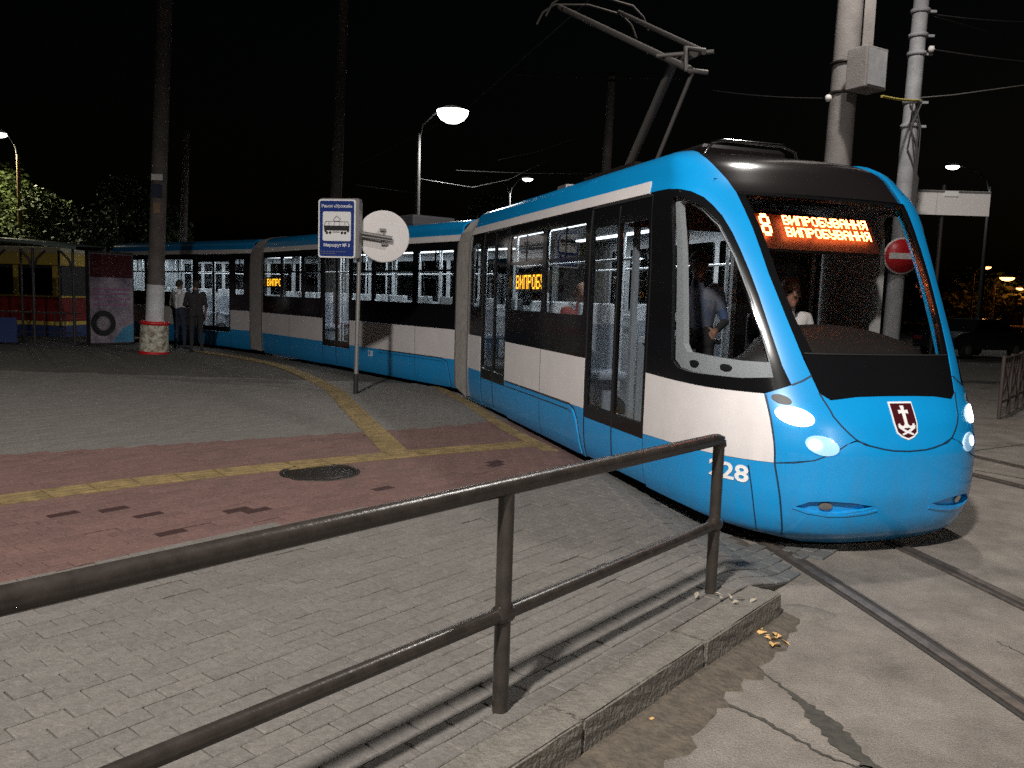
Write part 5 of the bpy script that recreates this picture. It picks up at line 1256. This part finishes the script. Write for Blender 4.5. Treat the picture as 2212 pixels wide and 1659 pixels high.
for a in (-1.35, 1.35):
    for s in (-1, 1):
        c = co + CX * a + CY * (s * .78) + UPZ * .32; m = MB(); m.lathe([(.2, -.1), (.31, -.09), (.32, 0), (.31, .09), (.2, .1)], c, CY, 20); w_ = m.build('wheel', 'tyre', car)
        m = MB(); m.lathe([(.19, 0), (.17, .02), (.05, .03)], c + CY * (s * .09), CY * s, 16); m.build('hubcap', 'aluminium', w_)
for s in (-1, 1):
    m = MB(); m.box(co - CX * 2.15 + CY * (s * .6) + UPZ * .7, (.06, .34, .14), (CX, CY, UPZ), .02); m.build('tail_light', 'sign_red', car); m = MB(); m.box(co + CX * 2.12 + CY * (s * .6) + UPZ * .68, (.06, .34, .14), (CX, CY, UPZ), .02); m.build('headlight', 'chrome', car)
for k, (u, v, w, mt, lb) in enumerate(((2165, 735, 20, 'shop_light', 'far white light low behind the right railing'), (2150, 736, 9, 'shop_light', 'small far white light beside the wider one on the right'), (2192, 738, 5, 'shop_light', 'narrow far white light at the right edge'))):
    p = px(u, v, 55); m = MB(); m.box(p, (w / 1780 * 55, .1, .16), bev=.03); tag(m.build('distant_light', mt, None, tuple(p)), lb, 'distant light', 'distant lights')
# ------------------------------------------------------------------ litter
def leaf_pile(c, n, seed, mt, label, size=.03, name='dry_leaves', spread=.05):
    rnd = random.Random(seed); m = MB()
    for k in range(n):
        p = Vector(c) + Vector((rnd.gauss(0, spread), rnd.gauss(0, spread), rnd.uniform(.002, .02))); a = rnd.uniform(0, 6.28); t = rnd.uniform(-.5, .5); x = Vector((math.cos(a), math.sin(a), t)) * size * rnd.uniform(.6, 1.2); y = Vector((-math.sin(a), math.cos(a), rnd.uniform(-.5, .5))) * size * .5; z = Vector((0, 0, rnd.uniform(.003, .012)))
        m.add([p - x, p - x * .3 + y + z, p + x, p - x * .3 - y + z, p + z * .3], [(0, 4, 1), (1, 4, 2), (2, 4, 3), (3, 4, 0)])
    return tag(m.build(name, mt, None, tuple(c)), label, 'leaves')
leaf_pile((1.35, 4.09, -.008), 16, 1, 'leaf_dry', 'small heap of dry brown leaves in the gutter beyond the kerb joint')
leaf_pile((1.21, 4.30, KZ + .004), 9, 2, 'paper', 'pale torn leaves at the foot of the end post', .026, spread=.05)
def bit(c, size, ang, mt, name, label, cat):
    m = MB(); m.box(c, size, (Vector((math.cos(ang), math.sin(ang), 0)), Vector((-math.sin(ang), math.cos(ang), 0)), UPZ), .002); tag(m.build(name, mt, None, tuple(c)), label, cat)
bit((.45, 3.30, .012), (.045, .008, .008), .3, 'print_white', 'cigarette_butt', 'white cigarette butt in the gutter dirt below the kerb', 'cigarette butt')
bit((.30, 3.04, .006), (.03, .014, .006), 1.1, 'paper', 'paper_scrap', 'tiny pale scrap in the gutter at the bottom of the picture', 'litter')
bit((.62, 3.24, .006), (.022, .014, .008), .6, 'leaf_dry', 'paper_scrap', 'tiny brown scrap in the gutter near the crack', 'litter')
rnd = random.Random(9); m = MB(); c = Vector((1.66, 4.52, -.012)); V = [c + Vector((0, 0, .028))]; n = 14
for k in range(n): a = 2 * math.pi * k / n; V.append(c + Vector((math.cos(a) * .17, math.sin(a) * .09, 0)) * rnd.uniform(.8, 1.2) + Vector((0, 0, .016)))
for k in range(n): a = 2 * math.pi * k / n; V.append(c + Vector((math.cos(a) * .20, math.sin(a) * .115, 0)) * rnd.uniform(.9, 1.2))
m.add(V, [(0, 1 + k, 1 + (k + 1) % n) for k in range(n)] + [(1 + k, n + 1 + k, n + 1 + (k + 1) % n, 1 + (k + 1) % n) for k in range(n)], True); tag(m.build('stone', 'granite', None, tuple(c)), 'flat pale stone at the end of the kerb', 'stone')
